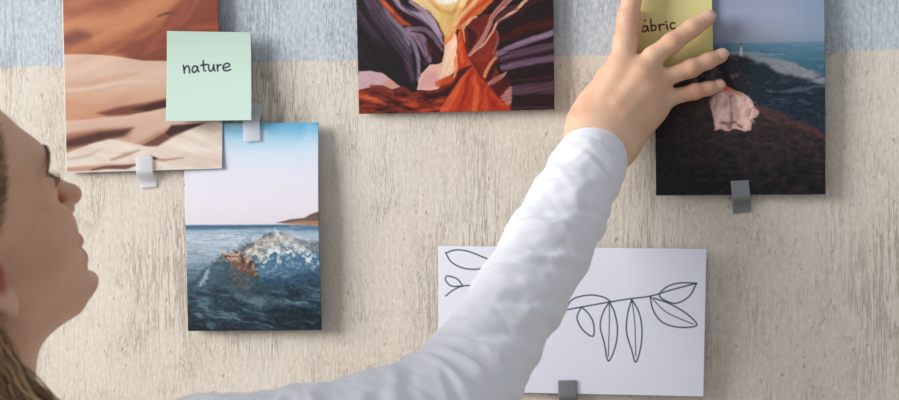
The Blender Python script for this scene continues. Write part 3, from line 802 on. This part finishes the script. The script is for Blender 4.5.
# left arm hanging on the far side
LEL = LSH + np.array([-.02, .03, -.27]); LWR = LEL + np.array([.05, .005, -.235])
body.cone(LSH, LEL, .044, .036, .03); body.cone(LEL, LWR, .037, .024, .02)
# neck
NT = hw((6, 0, -36))
body.cone(NT, NB + np.array([-.005, 0, -.02]), .051, .056, .012)

# ---- head, modelled in its own frame in millimetres
def head_sdf():
    h = SDF()
    h.ell((-8, 0, 42), (91, 72, 79), 10)
    h.ell((34, 0, -8), (50, 57, 82), 26)
    h.ell((74, 0, 33), (17, 42, 15), 16)
    h.cone((6, 46, -50), (66, 14, -81), 17, 14.5, 24); h.cone((6, -46, -50), (66, -14, -81), 17, 14.5, 24)
    h.ell((83, 0, -83), (18.5, 17, 15), 11)
    for sgn in (1, -1):
        h.ell((52, 37 * sgn, -14), (28, 24, 26), 22)
    h.ell((66, 0, -54), (29, 28, 28), 16)
    # eye sockets
    for sgn in (1, -1):
        h.ell((90, 33 * sgn, 12), (17, 18, 12), 14, op='s')
    # nose
    h.cone((83, 0, 18), (105, 0, -15), 6.0, 7.0, 8)
    h.ell((106, 0, -18), (9.5, 9, 7.5), 5)
    for sgn in (1, -1):
        h.ell((91, 11.5 * sgn, -20.5), (10, 5.8, 6.2), 5)
        h.ell((99, 6.0 * sgn, -28.5), (6, 3.0, 3.6), 3, op='s')
    # lips
    h.ell((88, 0, -46), (11, 22, 6.5), 5); h.ell((87.5, 0, -61), (10, 19, 7), 5)
    h.ell((101, 0, -53.4), (13, 24, 1.4), 3, op='s'); h.ell((100.5, 0, -37), (6, 4, 9), 5, op='s')
    h.ell((102, 0, -74), (9, 18, 5), 9, op='s')
    # eyelids around the eyeballs
    for sgn in (1, -1):
        h.ell((67.5, 31 * sgn, 13), (14.2, 15, 13.8), 4)
        h.ell((83, 32 * sgn, 13.5), (9, 12, 4.4), 2.5, op='s')
    # ears
    for sgn in (1, -1):
        R = np.array([[math.cos(.35), -sgn * math.sin(.35), 0], [sgn * math.sin(.35), math.cos(.35), 0], [0, 0, 1.]]).T
        h.ell((-10, 75 * sgn, 6), (18, 6.5, 29), 5, R)
        h.ell((-3, 73 * sgn, -24), (9, 5.5, 12), 5, R)
        h.ell((-7, 82 * sgn, 6), (11, 5.5, 20), 3, R, op='s')
        h.ell((-1, 78 * sgn, -4), (7, 7, 8), 3, R, op='s')
    return h
HEAD = head_sdf()
_sel_cache = None
def head_fn(P):
    q = ((P - HP) @ HR) * 1000.0
    c = q.mean(0); rad = np.sqrt(((q - c) ** 2).sum(1)).max()
    sel = [np.linalg.norm(it[1] - c) - it[2] < rad + it[3] + 30 for it in HEAD.items]
    return HEAD.eval(q, sel) / 1000.0
body.add(head_fn, hw((5, 0, 5)), .135, .018)

# ---- hand pressed on the wall; joints as found on the photograph with their distance from the wall
def J(*rows): return [at(x, y, -o / 1000.0) for x, y, o in rows]
FING = {
    'index':  (J((621, 70, 40), (625, 43, 37), (628, 18, 30), (636.5, -22, 27), (645, -52, 21)), (11.0, 10.5, 9.5, 8.6, 7.0)),
    'middle': (J((642, 76, 44), (653, 57, 41), (672, 43, 37), (692, 28.5, 31), (707.5, 19, 25)), (10.3, 9.3, 8.8, 7.9, 6.9)),
    'ring':   (J((648, 89, 42), (663, 78.5, 38), (691, 68.5, 33), (708, 61, 28), (721, 56, 23)), (9.8, 8.0, 7.8, 7.0, 6.2)),
    'pinky':  (J((652, 105, 37), (669, 98, 33), (695, 91.5, 28), (708, 88.5, 24), (718.5, 86, 20)), (9.2, 7.2, 6.8, 6.1, 5.3)),
}
wristc = at(600, 139, -.050)
# wrist: two bones side by side
wa = at(589, 131, -.050); wb = at(614, 148, -.046)
body.cone(WR - FD * .045 + (wa - wristc) * .3, wa, .0190, .0205, .012); body.cone(WR - FD * .045 + (wb - wristc) * .3, wb, .0185, .0195, .012)
starts = {'index': at(594, 121, -.048), 'middle': at(601, 126, -.052), 'ring': at(608, 133, -.049), 'pinky': at(614, 139, -.044)}
for nme, (pts, rad) in FING.items():
    r = [x / 1000. for x in rad]
    body.cone(starts[nme], pts[0], .0195, r[0] + .0025, .014)
# palm filling
body.cone(at(606, 118, -.040), at(641, 92, -.034), .022, .018, .016)
body.cone(at(604, 108, -.040), at(625, 80, -.036), .020, .015, .014)
body.cone(at(622, 132, -.038), at(650, 110, -.032), .017, .013, .014)
for nme, (pts, rad) in FING.items():
    r = [x / 1000. for x in rad]
    body.cone(pts[0], pts[1], r[0], r[1], .007)
    body.cone(pts[1], pts[2], r[1], r[2], .0030); body.cone(pts[2], pts[3], r[2], r[3], .0035); body.cone(pts[3], pts[4], r[3], r[4], .0035)
    # knuckle and joint swellings
    fwd = unit(pts[1] - pts[0])
    body.ell(pts[0] + np.array([0, -.0045, 0]) - fwd * .003, (.0085, .0085, .0085), .010)
    body.ell(pts[2] + np.array([0, -.0012, 0]), (r[2] * .93,) * 3, .003)
# thumb tucked along the index side, between hand and wall
TH = J((596, 112, 36), (608, 82, 24), (628, 48, 18), (636, 18, 15.5)); TR = (.016, .012, .0095, .0075)
body.chain(TH, TR, .006)
# tendons fanning over the back of the hand
for nme in ('index', 'middle', 'ring'):
    p0 = starts[nme] * .55 + FING[nme][0][0] * .45 + np.array([0, -.0165, 0]); p1 = FING[nme][0][0] + np.array([0, -.0105, 0])
    body.cone(p0, p1, .0022, .0030, .009)
# left hand, relaxed at her side
lh = unit(LWR - LEL); side = unit(np.cross(lh, BR)); 
body.cone(LWR, LWR + lh * .075 + side * .012, .022, .020, .012); body.cone(LWR, LWR + lh * .075 - side * .018, .021, .017, .012)
for q, (o_, L_) in enumerate(((.027, .075), (.009, .085), (-.009, .08), (-.026, .062))):
    a = LWR + lh * .08 + side * o_ * .95; b = a + lh * L_ * .5 + BR * .006; c = b + lh * L_ * .42 + BR * .018
    body.chain([a, b, c], [.0095, .0085, .0065], .004)
body.chain([LWR + lh * .03 + side * .02, LWR + lh * .06 + side * .048 + BR * .01, LWR + lh * .095 + side * .056 + BR * .02], [.014, .011, .008], .006)

V, Q = body.mesh(SKIN_RES)
V, Q = keep_largest(V, Q)
V = relax(V, Q, 1, .4)

def skin_colors(V):
    base = np.broadcast_to(lin(SKIN), (len(V), 3)).copy()
    red = lin((208, 142, 116)); pale = lin((232, 198, 170))
    def blend(w, c): 
        nonlocal base
        base = base * (1 - w[:, None]) + c * w[:, None]
    n = fbm3(V, 60, 3); blend(sstep(.5, .75, n) * .5, pale); blend(sstep(.50, .25, n) * .5, red)
    for nme, (pts, rad) in FING.items():
        for j, wgt, sg in ((0, .55, .010), (2, .6, .008), (3, .25, .006), (4, .45, .008)):
            d2 = ((V - pts[j]) ** 2).sum(1); blend(np.exp(-d2 / (2 * sg * sg)) * wgt, lin((206, 138, 112)))
        # skin creases over the middle joint
        ax_ = unit(pts[3] - pts[1]); s_ = (V - pts[2]) @ ax_; near = np.exp(-((V - pts[2]) ** 2).sum(1) / (2 * .0085 ** 2))
        blend(near * np.clip(np.sin(s_ * 2600), 0, 1) ** 3 * .45, lin((160, 100, 80)))
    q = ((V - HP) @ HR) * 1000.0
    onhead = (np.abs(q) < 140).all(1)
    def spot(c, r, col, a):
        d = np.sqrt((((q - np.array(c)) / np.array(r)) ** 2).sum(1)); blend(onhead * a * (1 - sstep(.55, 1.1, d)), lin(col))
    spot((20, 0, 0), (150, 120, 160), (192, 134, 102), .45)  # shade of the face put into the skin colour: whole head darker, warmer
    for sgn in (1, -1):
        spot((70, 42 * sgn, -18), (26, 22, 24), (214, 140, 118), .35)
        spot((-6, 74 * sgn, -2), (14, 10, 18), (150, 50, 44), .75)
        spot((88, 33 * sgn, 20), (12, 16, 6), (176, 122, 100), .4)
    spot((97, 0, -46), (12, 25, 6.5), (178, 92, 88), .7); spot((96, 0, -61), (12, 23, 8), (182, 98, 92), .7)
    spot((110, 0, -20), (12, 14, 12), (210, 140, 118), .35)
    return base
skin = mat_vcol('skin', 0.5, 0.35, 0.05, 1600, 0.06)
nt = skin.node_tree; bpn = nt.nodes.new('ShaderNodeBump'); vn = nt.nodes.new('ShaderNodeTexVoronoi'); vn.inputs['Scale'].default_value = 850
tcn = nt.nodes.new('ShaderNodeTexCoord'); nt.links.new(tcn.outputs['Object'], vn.inputs['Vector'])
bpn.inputs['Strength'].default_value = .12; bpn.inputs['Distance'].default_value = .0006
nt.links.new(vn.outputs['Distance'], bpn.inputs['Height']); nt.links.new(bpn.outputs[0], nt.nodes['Principled BSDF'].inputs['Normal'])
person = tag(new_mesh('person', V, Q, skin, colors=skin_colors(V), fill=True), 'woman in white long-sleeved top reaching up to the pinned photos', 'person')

# fingernails
nailm = mat_plain('nail', (220, 176, 158), .28, .45)
def nail(p3, p4, r, tilt=0.0, wid=.0052, ln=.0062):
    ax_ = unit(p4 - p3); up = np.array([0, -1.0, 0]) + RGT * tilt * 0 + UPV * tilt; up = unit(up - ax_ * (up @ ax_)); sd = np.cross(ax_, up)
    cc = p4 + ax_ * .0008; g = np.linspace(-1, 1, 9); vs = []
    for b in g:
        wv = wid * (1 - .18 * max(b, 0) ** 3 - .12 * max(-b, 0) ** 2)
        for a in g:
            ang = a * wv / r * 1.05
            rr = r + .00075 - .0008 * max(b, 0) ** 2 - .0022 * max(b - .2, 0) ** 2
            if abs(a) < 1 and abs(b) < 1: rr += .0001
            vs.append(cc + ax_ * (b * ln) + up * (rr * math.cos(ang)) + sd * (rr * math.sin(ang)))
    I = np.arange(81).reshape(9, 9)
    F = np.stack([I[:-1, :-1], I[:-1, 1:], I[1:, 1:], I[1:, :-1]], -1).reshape(-1, 4)
    return new_mesh('fingernail', np.array(vs), F, nailm, person)
for nme in ('index', 'middle', 'ring', 'pinky'):
    pts, rad = FING[nme]
    nail(pts[3], pts[4], rad[4] / 1000., 0.35, rad[4] / 1000. * .78, rad[4] / 1000. * .85)

# eyes, lashes, brows
def sphere(name, c, r, mat, nu=24, nv=16, cols=None):
    vs = []; 
    for j in range(nv + 1):
        th = math.pi * j / nv
        for i in range(nu):
            ph = 2 * math.pi * i / nu
            vs.append((math.cos(th), math.sin(th) * math.cos(ph), math.sin(th) * math.sin(ph)))
    vs = np.array(vs); I = np.arange((nv + 1) * nu).reshape(nv + 1, nu); R1 = np.roll(I, -1, 1)
    F = np.stack([I[:-1], I[1:], R1[1:], R1[:-1]], -1).reshape(-1, 4)
    ang = np.degrees(np.arccos(np.clip(vs[:, 0], -1, 1)))
    col = np.where((ang < 11)[:, None], lin((16, 14, 14)), np.where((ang < 26)[:, None], lin((92, 104, 104)), lin((226, 218, 210))))
    loc = np.array(c) + vs * r
    return new_mesh(name, np.array([hw(p) for p in loc]), F, mat, person, colors=col)
eyem = mat_vcol('eye', .12, .5)
for sgn in (1, -1): sphere('eyeball', (68, 31 * sgn, 13), 13.0, eyem, 28, 24)

def tubes(name, paths, radii, mat, parent, sides=4, cols=None):
    """many tapering strands as one mesh; paths: list of (n,3) arrays"""
    Vs = []; Fs = []; Cs = []; base = 0
    for k, P in enumerate(paths):
        P = np.asarray(P, float); n = len(P); T = np.gradient(P, axis=0); T /= np.linalg.norm(T, axis=1)[:, None] + 1e-12
        ref = np.array([.31, .52, .79]); A = np.cross(T, ref); A /= np.linalg.norm(A, axis=1)[:, None] + 1e-9; B = np.cross(T, A)
        r = radii[k] if np.ndim(radii[k]) else np.full(n, radii[k])
        an = np.arange(sides) * 2 * math.pi / sides
        ring = P[:, None, :] + np.asarray(r)[:, None, None] * (np.cos(an)[None, :, None] * A[:, None, :] + np.sin(an)[None, :, None] * B[:, None, :])
        Vs.append(ring.reshape(-1, 3))
        I = base + np.arange(n * sides).reshape(n, sides); R1 = np.roll(I, -1, 1)
        Fs.append(np.stack([I[:-1], R1[:-1], R1[1:], I[1:]], -1).reshape(-1, 4)); base += n * sides
        if cols is not None: Cs.append(np.broadcast_to(cols[k], (n * sides, 3)))
    return new_mesh(name, np.concatenate(Vs), np.concatenate(Fs), mat, parent, colors=np.concatenate(Cs) if cols is not None else None)

lashm = mat_plain('lash', (84, 60, 48), .6); browm = mat_plain('brow', (126, 94, 70), .7)
for sgn in (1, -1):
    ps = []; rs = []
    for i in range(26):
        t = i / 25; a = -1.15 + 2.3 * t
        b0 = np.array([68 + 14.0 * math.cos(a * .9), 31 * sgn + 13.2 * math.sin(a) * 1.0, 13 + 4.6 * (1 - .5 * a * a / 1.3)])
        tip = b0 + np.array([5.2, 2.0 * math.sin(a), 3.2 + .4 * random.random()])
        midp = (b0 + tip) / 2 + np.array([.8, 0, -1.0])
        ps.append([hw(x) for x in spline([b0, midp, tip], 3)]); rs.append(np.linspace(.00028, .00008, len(ps[-1])))
    tubes('eyelashes', ps, rs, lashm, person)
    ps = []; rs = []
    for i in range(80):
        t = random.random(); yy = 16 + 36 * t
        xx = 91.5 - 3.2 * t - 19 * t ** 2.2; zz = 33 + 6 * math.sin(t * 2.4) - 5 * t * t + random.uniform(-2.6, 2.6) * (1 - .6 * t)
        b0 = np.array([xx, yy * sgn, zz]); dr = np.array([-1.5 - 3 * t, 6 * sgn, 1.8 - 2.6 * t])
        ps.append([hw(b0), hw(b0 + dr * .5 + (.9, 0, 0)), hw(b0 + dr)]); rs.append(np.array([.0005, .0005, .0002]))
    tubes('eyebrow', ps, rs, browm, person)
# ------------------------------------------------------------------ clothes
shirtm, nt, b, out = mat_new('white_jersey')
b.inputs['Base Color'].default_value = (*lin(SHIRT), 1); b.inputs['Roughness'].default_value = .85; b.inputs['Specular IOR Level'].default_value = .15
b.inputs['Sheen Weight'].default_value = .15
wv = nt.nodes.new('ShaderNodeTexNoise'); wv.inputs['Scale'].default_value = 900; wv.inputs['Detail'].default_value = 2
tc = nt.nodes.new('ShaderNodeTexCoord'); nt.links.new(tc.outputs['Object'], wv.inputs['Vector'])
bp = nt.nodes.new('ShaderNodeBump'); bp.inputs['Strength'].default_value = .15; bp.inputs['Distance'].default_value = .0006
nt.links.new(wv.outputs['Fac'], bp.inputs['Height']); nt.links.new(bp.outputs[0], b.inputs['Normal'])

def mk(x, y, o): return at(x, y, -o / 1000.)
SL = [  # sleeve centre line: photo x, y, distance from the wall (mm), radius (mm)
    (598, 147, 52, 28.5), (587, 170, 69, 30.0), (567, 209, 96, 33.5), (545, 250, 123, 35.5), (520, 296, 154, 36.0), (495, 338, 183, 36.5), (471, 377, 210, 38.5)]
SLP = [mk(*q[:3]) for q in SL]; SLR = [q[3] / 1000. for q in SL]
shirt = SDF()
UP = [SLP[-1], at(434, 412, -.247), at(378, 434, -.283), at(300, 455, -.325), at(210, 471, -.372), SH]
UR = [.040, .0415, .043, .046, .050, .054]
shirt.chain(SLP, SLR, .012)
shirt.chain(UP, UR, .014)
shirt.cone(NB + np.array([0, 0, -.045]) + BR * .05, SH + np.array([0, 0, -.006]), .050, .056, .03)
shirt.cone(NB + np.array([0, 0, -.045]) - BR * .05, LSH, .050, .052, .03)
shirt.ell(bw(-.012, 0, 1.17), (.104, .160, .18), .04, BM)
for sg in (1, -1): shirt.ell(bw(.075, .075 * sg, 1.12), (.05, .065, .06), .04, BM)
shirt.ell(bw(-.018, 0, 1.0), (.098, .140, .18), .05, BM)
shirt.ell(bw(-.022, 0, .87), (.112, .165, .11), .05, BM)
shirt.cone(LSH, LEL, .050, .044, .03); shirt.cone(LEL, LWR - unit(LWR - LEL) * .012, .044, .031, .02)

# folds: soft creases running round the sleeve, slanting, gathered at the elbow
axes = [(SLP[0], SLP[-1]), (UP[0], UP[-1])]
CL = np.array(SLP + UP[1:]); seg = np.linalg.norm(np.diff(CL, axis=0), axis=1); ARC = np.r_[0, np.cumsum(seg)]
def sleeve_param(P):
    best = np.full(len(P), 1e9); S = np.zeros(len(P)); N_ = np.zeros_like(P)
    for i in range(len(CL) - 1):
        a, b_ = CL[i], CL[i + 1]; e = b_ - a; L2 = (e * e).sum(); t = np.clip((P - a) @ e / L2, 0, 1)
        q = P - a - t[:, None] * e; d = (q * q).sum(1); m = d < best
        best = np.where(m, d, best); S = np.where(m, ARC[i] + t * seg[i], S); N_ = np.where(m[:, None], q, N_)
    return S, N_
FOLDS = []
_r = np.random.default_rng(11)
def fold(s, phi, slant, depth, width, span): FOLDS.append((s, phi, slant, depth, width, span))
for s, phi, sl, dp, wd, sp in [
    (.022, 0.2, .012, .0014, .0045, 1.6), (.040, -.5, -.020, .0022, .0060, 1.0), (.062, .3, .022, .0024, .0070, 1.1), (.088, -.4, .030, .0026, .0075, 1.0),
    (.112, .5, .026, .0026, .0070, .9), (.135, -.2, .036, .0032, .0080, 1.1), (.160, .35, .030, .0030, .0075, .9), (.183, -.5, .040, .0036, .0085, 1.1),
    (.205, .25, .034, .0036, .0080, 1.0), (.226, -.3, .030, .0040, .0085, 1.2), (.246, .3, .024, .0042, .0085, 1.2), (.268, -.1, .010, .0044, .0090, 1.3),
    (.290, .3, -.010, .0042, .0090, 1.2), (.312, -.3, -.024, .0038, .0090, 1.1), (.340, .2, -.030, .0034, .0090, 1.0), (.372, -.2, -.030, .0030, .010, 1.0),
    (.405, .2, -.035, .0030, .010, 1.0), (.445, 0, -.04, .0026, .011, 1.0)]:
    fold(s, phi, sl, dp * _r.uniform(.7, 1.5), wd * _r.uniform(.6, 1.05), sp * _r.uniform(.6, 1.1))
def folds(P):
    S, N_ = sleeve_param(P)
    r = np.sqrt((N_ ** 2).sum(1)) + 1e-6
    # angle round the sleeve, 0 facing the room (-y), positive to the upper-left of the photo
    ul = unit(-RGT * .9 + UPV * .42)
    phi = np.arctan2(N_ @ ul, -N_[:, 1])
    n = (fbm3(P, 22, 41) - .5)
    d = np.zeros(len(P))
    for s, p0, sl, dp, wd, sp in FOLDS:
        x = S - s - sl * (phi - p0) * .5 - n * .020
        env = np.exp(-((phi - p0) / sp) ** 2)
        d += env * dp * (np.exp(-(x / wd) ** 2) - .65 * np.exp(-((x - wd * 1.3) / (wd * .85)) ** 2))
    d += (fbm3(P, 34, 55) - .5) * .0040
    # sharper, irregular creases running across the arm
    c1 = fbm(S * 40 - phi * .8 + n * 2.2, phi * .75 + S * 5, 3, 201); c2 = fbm(S * 78 + phi * 1.3 + n * 3, phi * 1.0 + 4 + S * 4, 2, 207)
    am = .45 + .9 * fbm(S * 14 + 3, phi * .8, 2, 211)
    d += .0044 * am * (np.abs(2 * c1 - 1) - .25) * sstep(.012, .035, S) + .0013 * am * (np.abs(2 * c2 - 1) - .25) * sstep(.012, .035, S)
    # stitched hem at the cuff
    d += .0012 * np.exp(-((S - .016) / .0012) ** 2)
    return np.where(r < .09, d, (fbm3(P, 16, 60) - .5) * .006)
shirt.add(folds, bw(0, 0, 1.1), 2.0, .001, 'd')
# openings: cuff, left cuff, neck
cd = unit(SLP[0] - SLP[1])
cut0 = SLP[0] + cd * .0055
def plane_cut(p, n, R):
    def fn(P): return np.maximum(-((P - p) @ n), np.sqrt(((P - p) ** 2).sum(1)) - R)
    return fn
# slanted cuff opening as in the photo
cn = unit(cd + .14 * unit(np.cross(cd, np.array([0, 1., 0]))) * CUFF_SLANT)
shirt.add(plane_cut(cut0, cn, .075), cut0, .075, .0012, 's')
shirt.cone(cut0 + cn * .02, cut0 - cn * .012, .0235, .0235, .002, 's')
ld = unit(LWR - LEL); lc = LWR - ld * .004
shirt.add(plane_cut(lc, ld, .06), lc, .06, .002, 's')
ncut = NB + np.array([0, 0, .0]); nn = unit(np.array([0, 0, 1.]) + BF * .35)
shirt.cone(NB + nn * .10, NB - nn * .035, .075, .062, .004, 's')
hz = bw(-.02, 0, .80)
shirt.add(plane_cut(hz, np.array([0, 0, -1.]), .3), hz, .3, .004, 's')
V, Q = shirt.mesh(.0020)
V, Q = keep_largest(V, Q)
V = relax(V, Q, 2, .5)
so = new_mesh('shirt', V, Q, shirtm, person, fill=True); so['label'] = 'white long-sleeved jersey top'

trm = mat_plain('denim', (66, 78, 104), .85, .1)
tr = SDF()
tr.ell(bw(-.025, 0, .86), (.105, .158, .10), .04, BM)
for sg in (1, -1):
    tr.chain([bw(-.025, .085 * sg, .82), bw(-.005, .09 * sg, .47), bw(-.035, .095 * sg, .09)], [.088, .064, .052], .02)
tr.add(lambda P: (fbm3(P, 18, 70) - .5) * .008, bw(0, 0, .5), 2.0, .001, 'd')
for sg in (1, -1):
    pz = bw(-.03, .095 * sg, .065); tr.add(plane_cut(pz, np.array([0, 0, -1.]), .09), pz, .09, .002, 's')
V, Q = tr.mesh(.006); V, Q = keep_largest(V, Q); V = relax(V, Q, 2, .5)
new_mesh('trousers', V, Q, trm, person)
shm = mat_plain('canvas', (214, 208, 200), .8, .1)
for sg in (1, -1):
    s_ = SDF(); c0 = bw(0, .095 * sg, 0)
    s_.ell(c0 + BF * .085 + BZ * .030, (.075, .044, .032), .02, BM); s_.ell(c0 - BF * .03 + BZ * .045, (.06, .038, .045), .03, BM)
    s_.cone(c0 - BF * .035 + BZ * .05, c0 - BF * .035 + BZ * .10, .036, .038, .02)
    pz = c0 + BZ * .001; s_.add(plane_cut(pz, np.array([0, 0, -1.]), .3), pz, .3, .003, 's')
    V, Q = s_.mesh(.005); V, Q = keep_largest(V, Q); V = relax(V, Q, 1, .5); V[:, 2] = np.maximum(V[:, 2], .001)
    new_mesh('shoe', V, Q, shm, person)

# ------------------------------------------------------------------ hair
hairm = mat_vcol('hair', .42, .4, .12, 500)
cap = SDF()
def cap_fn(P):
    q = ((P - HP) @ HR) * 1000.0
    c = np.array((-10, 0, 44)); r = np.array((99, 80, 87)); e = (q - c)
    k0 = np.sqrt(((e / r) ** 2).sum(1)); k1 = np.sqrt(((e / (r * r)) ** 2).sum(1)) + 1e-9
    d = k0 * (k0 - 1) / k1
    nape = np.sqrt((((q - np.array((-50, 0, -10))) / np.array((44, 66, 58))) ** 2).sum(1)); d2 = (nape - 1) * 50
    h = np.maximum(16 - np.abs(d - d2), 0) / 16; d = np.minimum(d, d2) - h * h * 4
    ang = np.arctan2(q[:, 1], q[:, 2] - 20)
    d = d + 1.6 * np.sin(ang * 34 + 4 * fbm(q[:, 0] / 40, ang * 3, 3, 5)) * .6
    xl = np.interp(q[:, 2], [-80, -40, -12, 12, 35, 60, 85, 105, 130], HAIRLINE)
    cutf = (q[:, 0] - xl) * .8
    h = np.maximum(6 - np.abs(d - cutf), 0) / 6
    return (np.maximum(d, cutf) + h * h * 1.5) / 1000.0
cap.add(cap_fn, hw((-14, 0, 20)), .14, .004)
V, Q = cap.mesh(.003); V, Q = keep_largest(V, Q); V = relax(V, Q, 1, .4)
HC = [lin(c) for c in ((154, 120, 86), (138, 104, 72), (172, 138, 102), (118, 88, 62), (162, 128, 92))]
hq = ((V - HP) @ HR) * 1000.0
st = fbm(np.arctan2(hq[:, 1], hq[:, 2] - 20) * 22, hq[:, 0] / 60, 3, 8)
hc = HC[3] * (1 - sstep(.2, .8, st))[:, None] + HC[2] * sstep(.2, .8, st)[:, None]
hair = new_mesh('hair', V, Q, hairm, person, colors=hc)
ps = []; rs = []; cs = []
# strands combed back over the near and far temple, then falling over the shoulder
for sgn in (-1, 1):
    for i in range(330):
        t = random.random(); z0 = 98 - 96 * t
        x0 = float(np.interp(z0, [-80, -40, -12, 12, 35, 60, 85, 105, 130], HAIRLINE)) - random.uniform(0, 14)
        k = math.sqrt(max(0.02, 1 - ((x0 + 10) / 99) ** 2 - ((z0 - 44) / 87) ** 2))
        p0 = np.array([x0, sgn * (80 * k + random.uniform(-1, 2.5)), z0])
        p1 = np.array([-22 - 10 * t + random.uniform(-6, 6), sgn * (83 + random.uniform(-2, 3)), 42 - 32 * t + random.uniform(-4, 4)])
        p2 = np.array([-44 + random.uniform(-8, 8), sgn * (72 + random.uniform(-4, 4)), -12 - 30 * t])
        p3 = np.array([-58 + random.uniform(-10, 10), sgn * (52 + random.uniform(-8, 6)), -70])
        P = spline([p0, (p0 + p1) / 2 + np.array([4, sgn * 2.5, 4]), p1, p2, p3], 5)
        ps.append([hw(x) for x in P]); n = len(P); rs.append(np.interp(np.arange(n) / (n - 1), [0, .2, 1], [.0002, .0006, .0008])); cs.append(HC[random.randrange(5)])
def fall(n, a0, a1, ends, rr):
    for i in range(n):
        s0 = hw(np.array(a0) + np.array(a1) * np.array([random.uniform(-1, 1) for _ in range(3)]))
        path = [s0]; j = np.array([random.uniform(-1, 1) for _ in range(3)])
        for (e, w) in ends: path.append(np.array(e) + j * w + np.array([random.uniform(-.004, .004) for _ in range(3)]))
        P = spline(path, 6); n_ = len(P)
        ps.append(P); rs.append(np.interp(np.arange(n_) / (n_ - 1), [0, .6, 1], [rr, rr, rr * .4])); cs.append(HC[random.randrange(5)])
# lock over the near shoulder, in front of the neck
fall(420, (-46, -52, -50), (16, 10, 14), [(at(-16, 342, -.44), .008), (at(-3, 364, -.437), .009), (at(8, 384, -.434), .010), (at(24, 404, -.43), .011), (at(60, 450, -.42), .016), (at(72, 520, -.41), .022)], .0008)
# hair down her back
fall(560, (-72, 0, -20), (18, 50, 30), [(NB - BF * .075 + BZ * .03, .05), (NB - BF * .115 - BZ * .06, .06), (NB - BF * .135 - BZ * .16, .065), (NB - BF * .12 - BZ * .25, .05)], .0015)
tubes('hair_strands', ps, rs, hairm, hair, 5, cs)
# ------------------------------------------------------------------ light
def area(name, loc, target, sx, sy, power, rgb):
    l = bpy.data.lights.new(name, 'AREA'); l.shape = 'RECTANGLE'; l.size = sx; l.size_y = sy; l.energy = power; l.color = rgb
    o = bpy.data.objects.new(name, l); COL.objects.link(o); o.location = loc
    o.rotation_euler = (Vector(target) - Vector(loc)).to_track_quat('-Z', 'Y').to_euler(); return o
area('window_light', (-3.3, -1.9, 2.55), (0.1, 0, 1.5), 2.2, 2.0, 205, (1.0, 0.985, 0.965))
w = bpy.data.worlds.new('world'); sc.world = w; w.use_nodes = True
bg = w.node_tree.nodes['Background']; bg.inputs[0].default_value = (0.92, 0.95, 1.0, 1); bg.inputs[1].default_value = 0.48
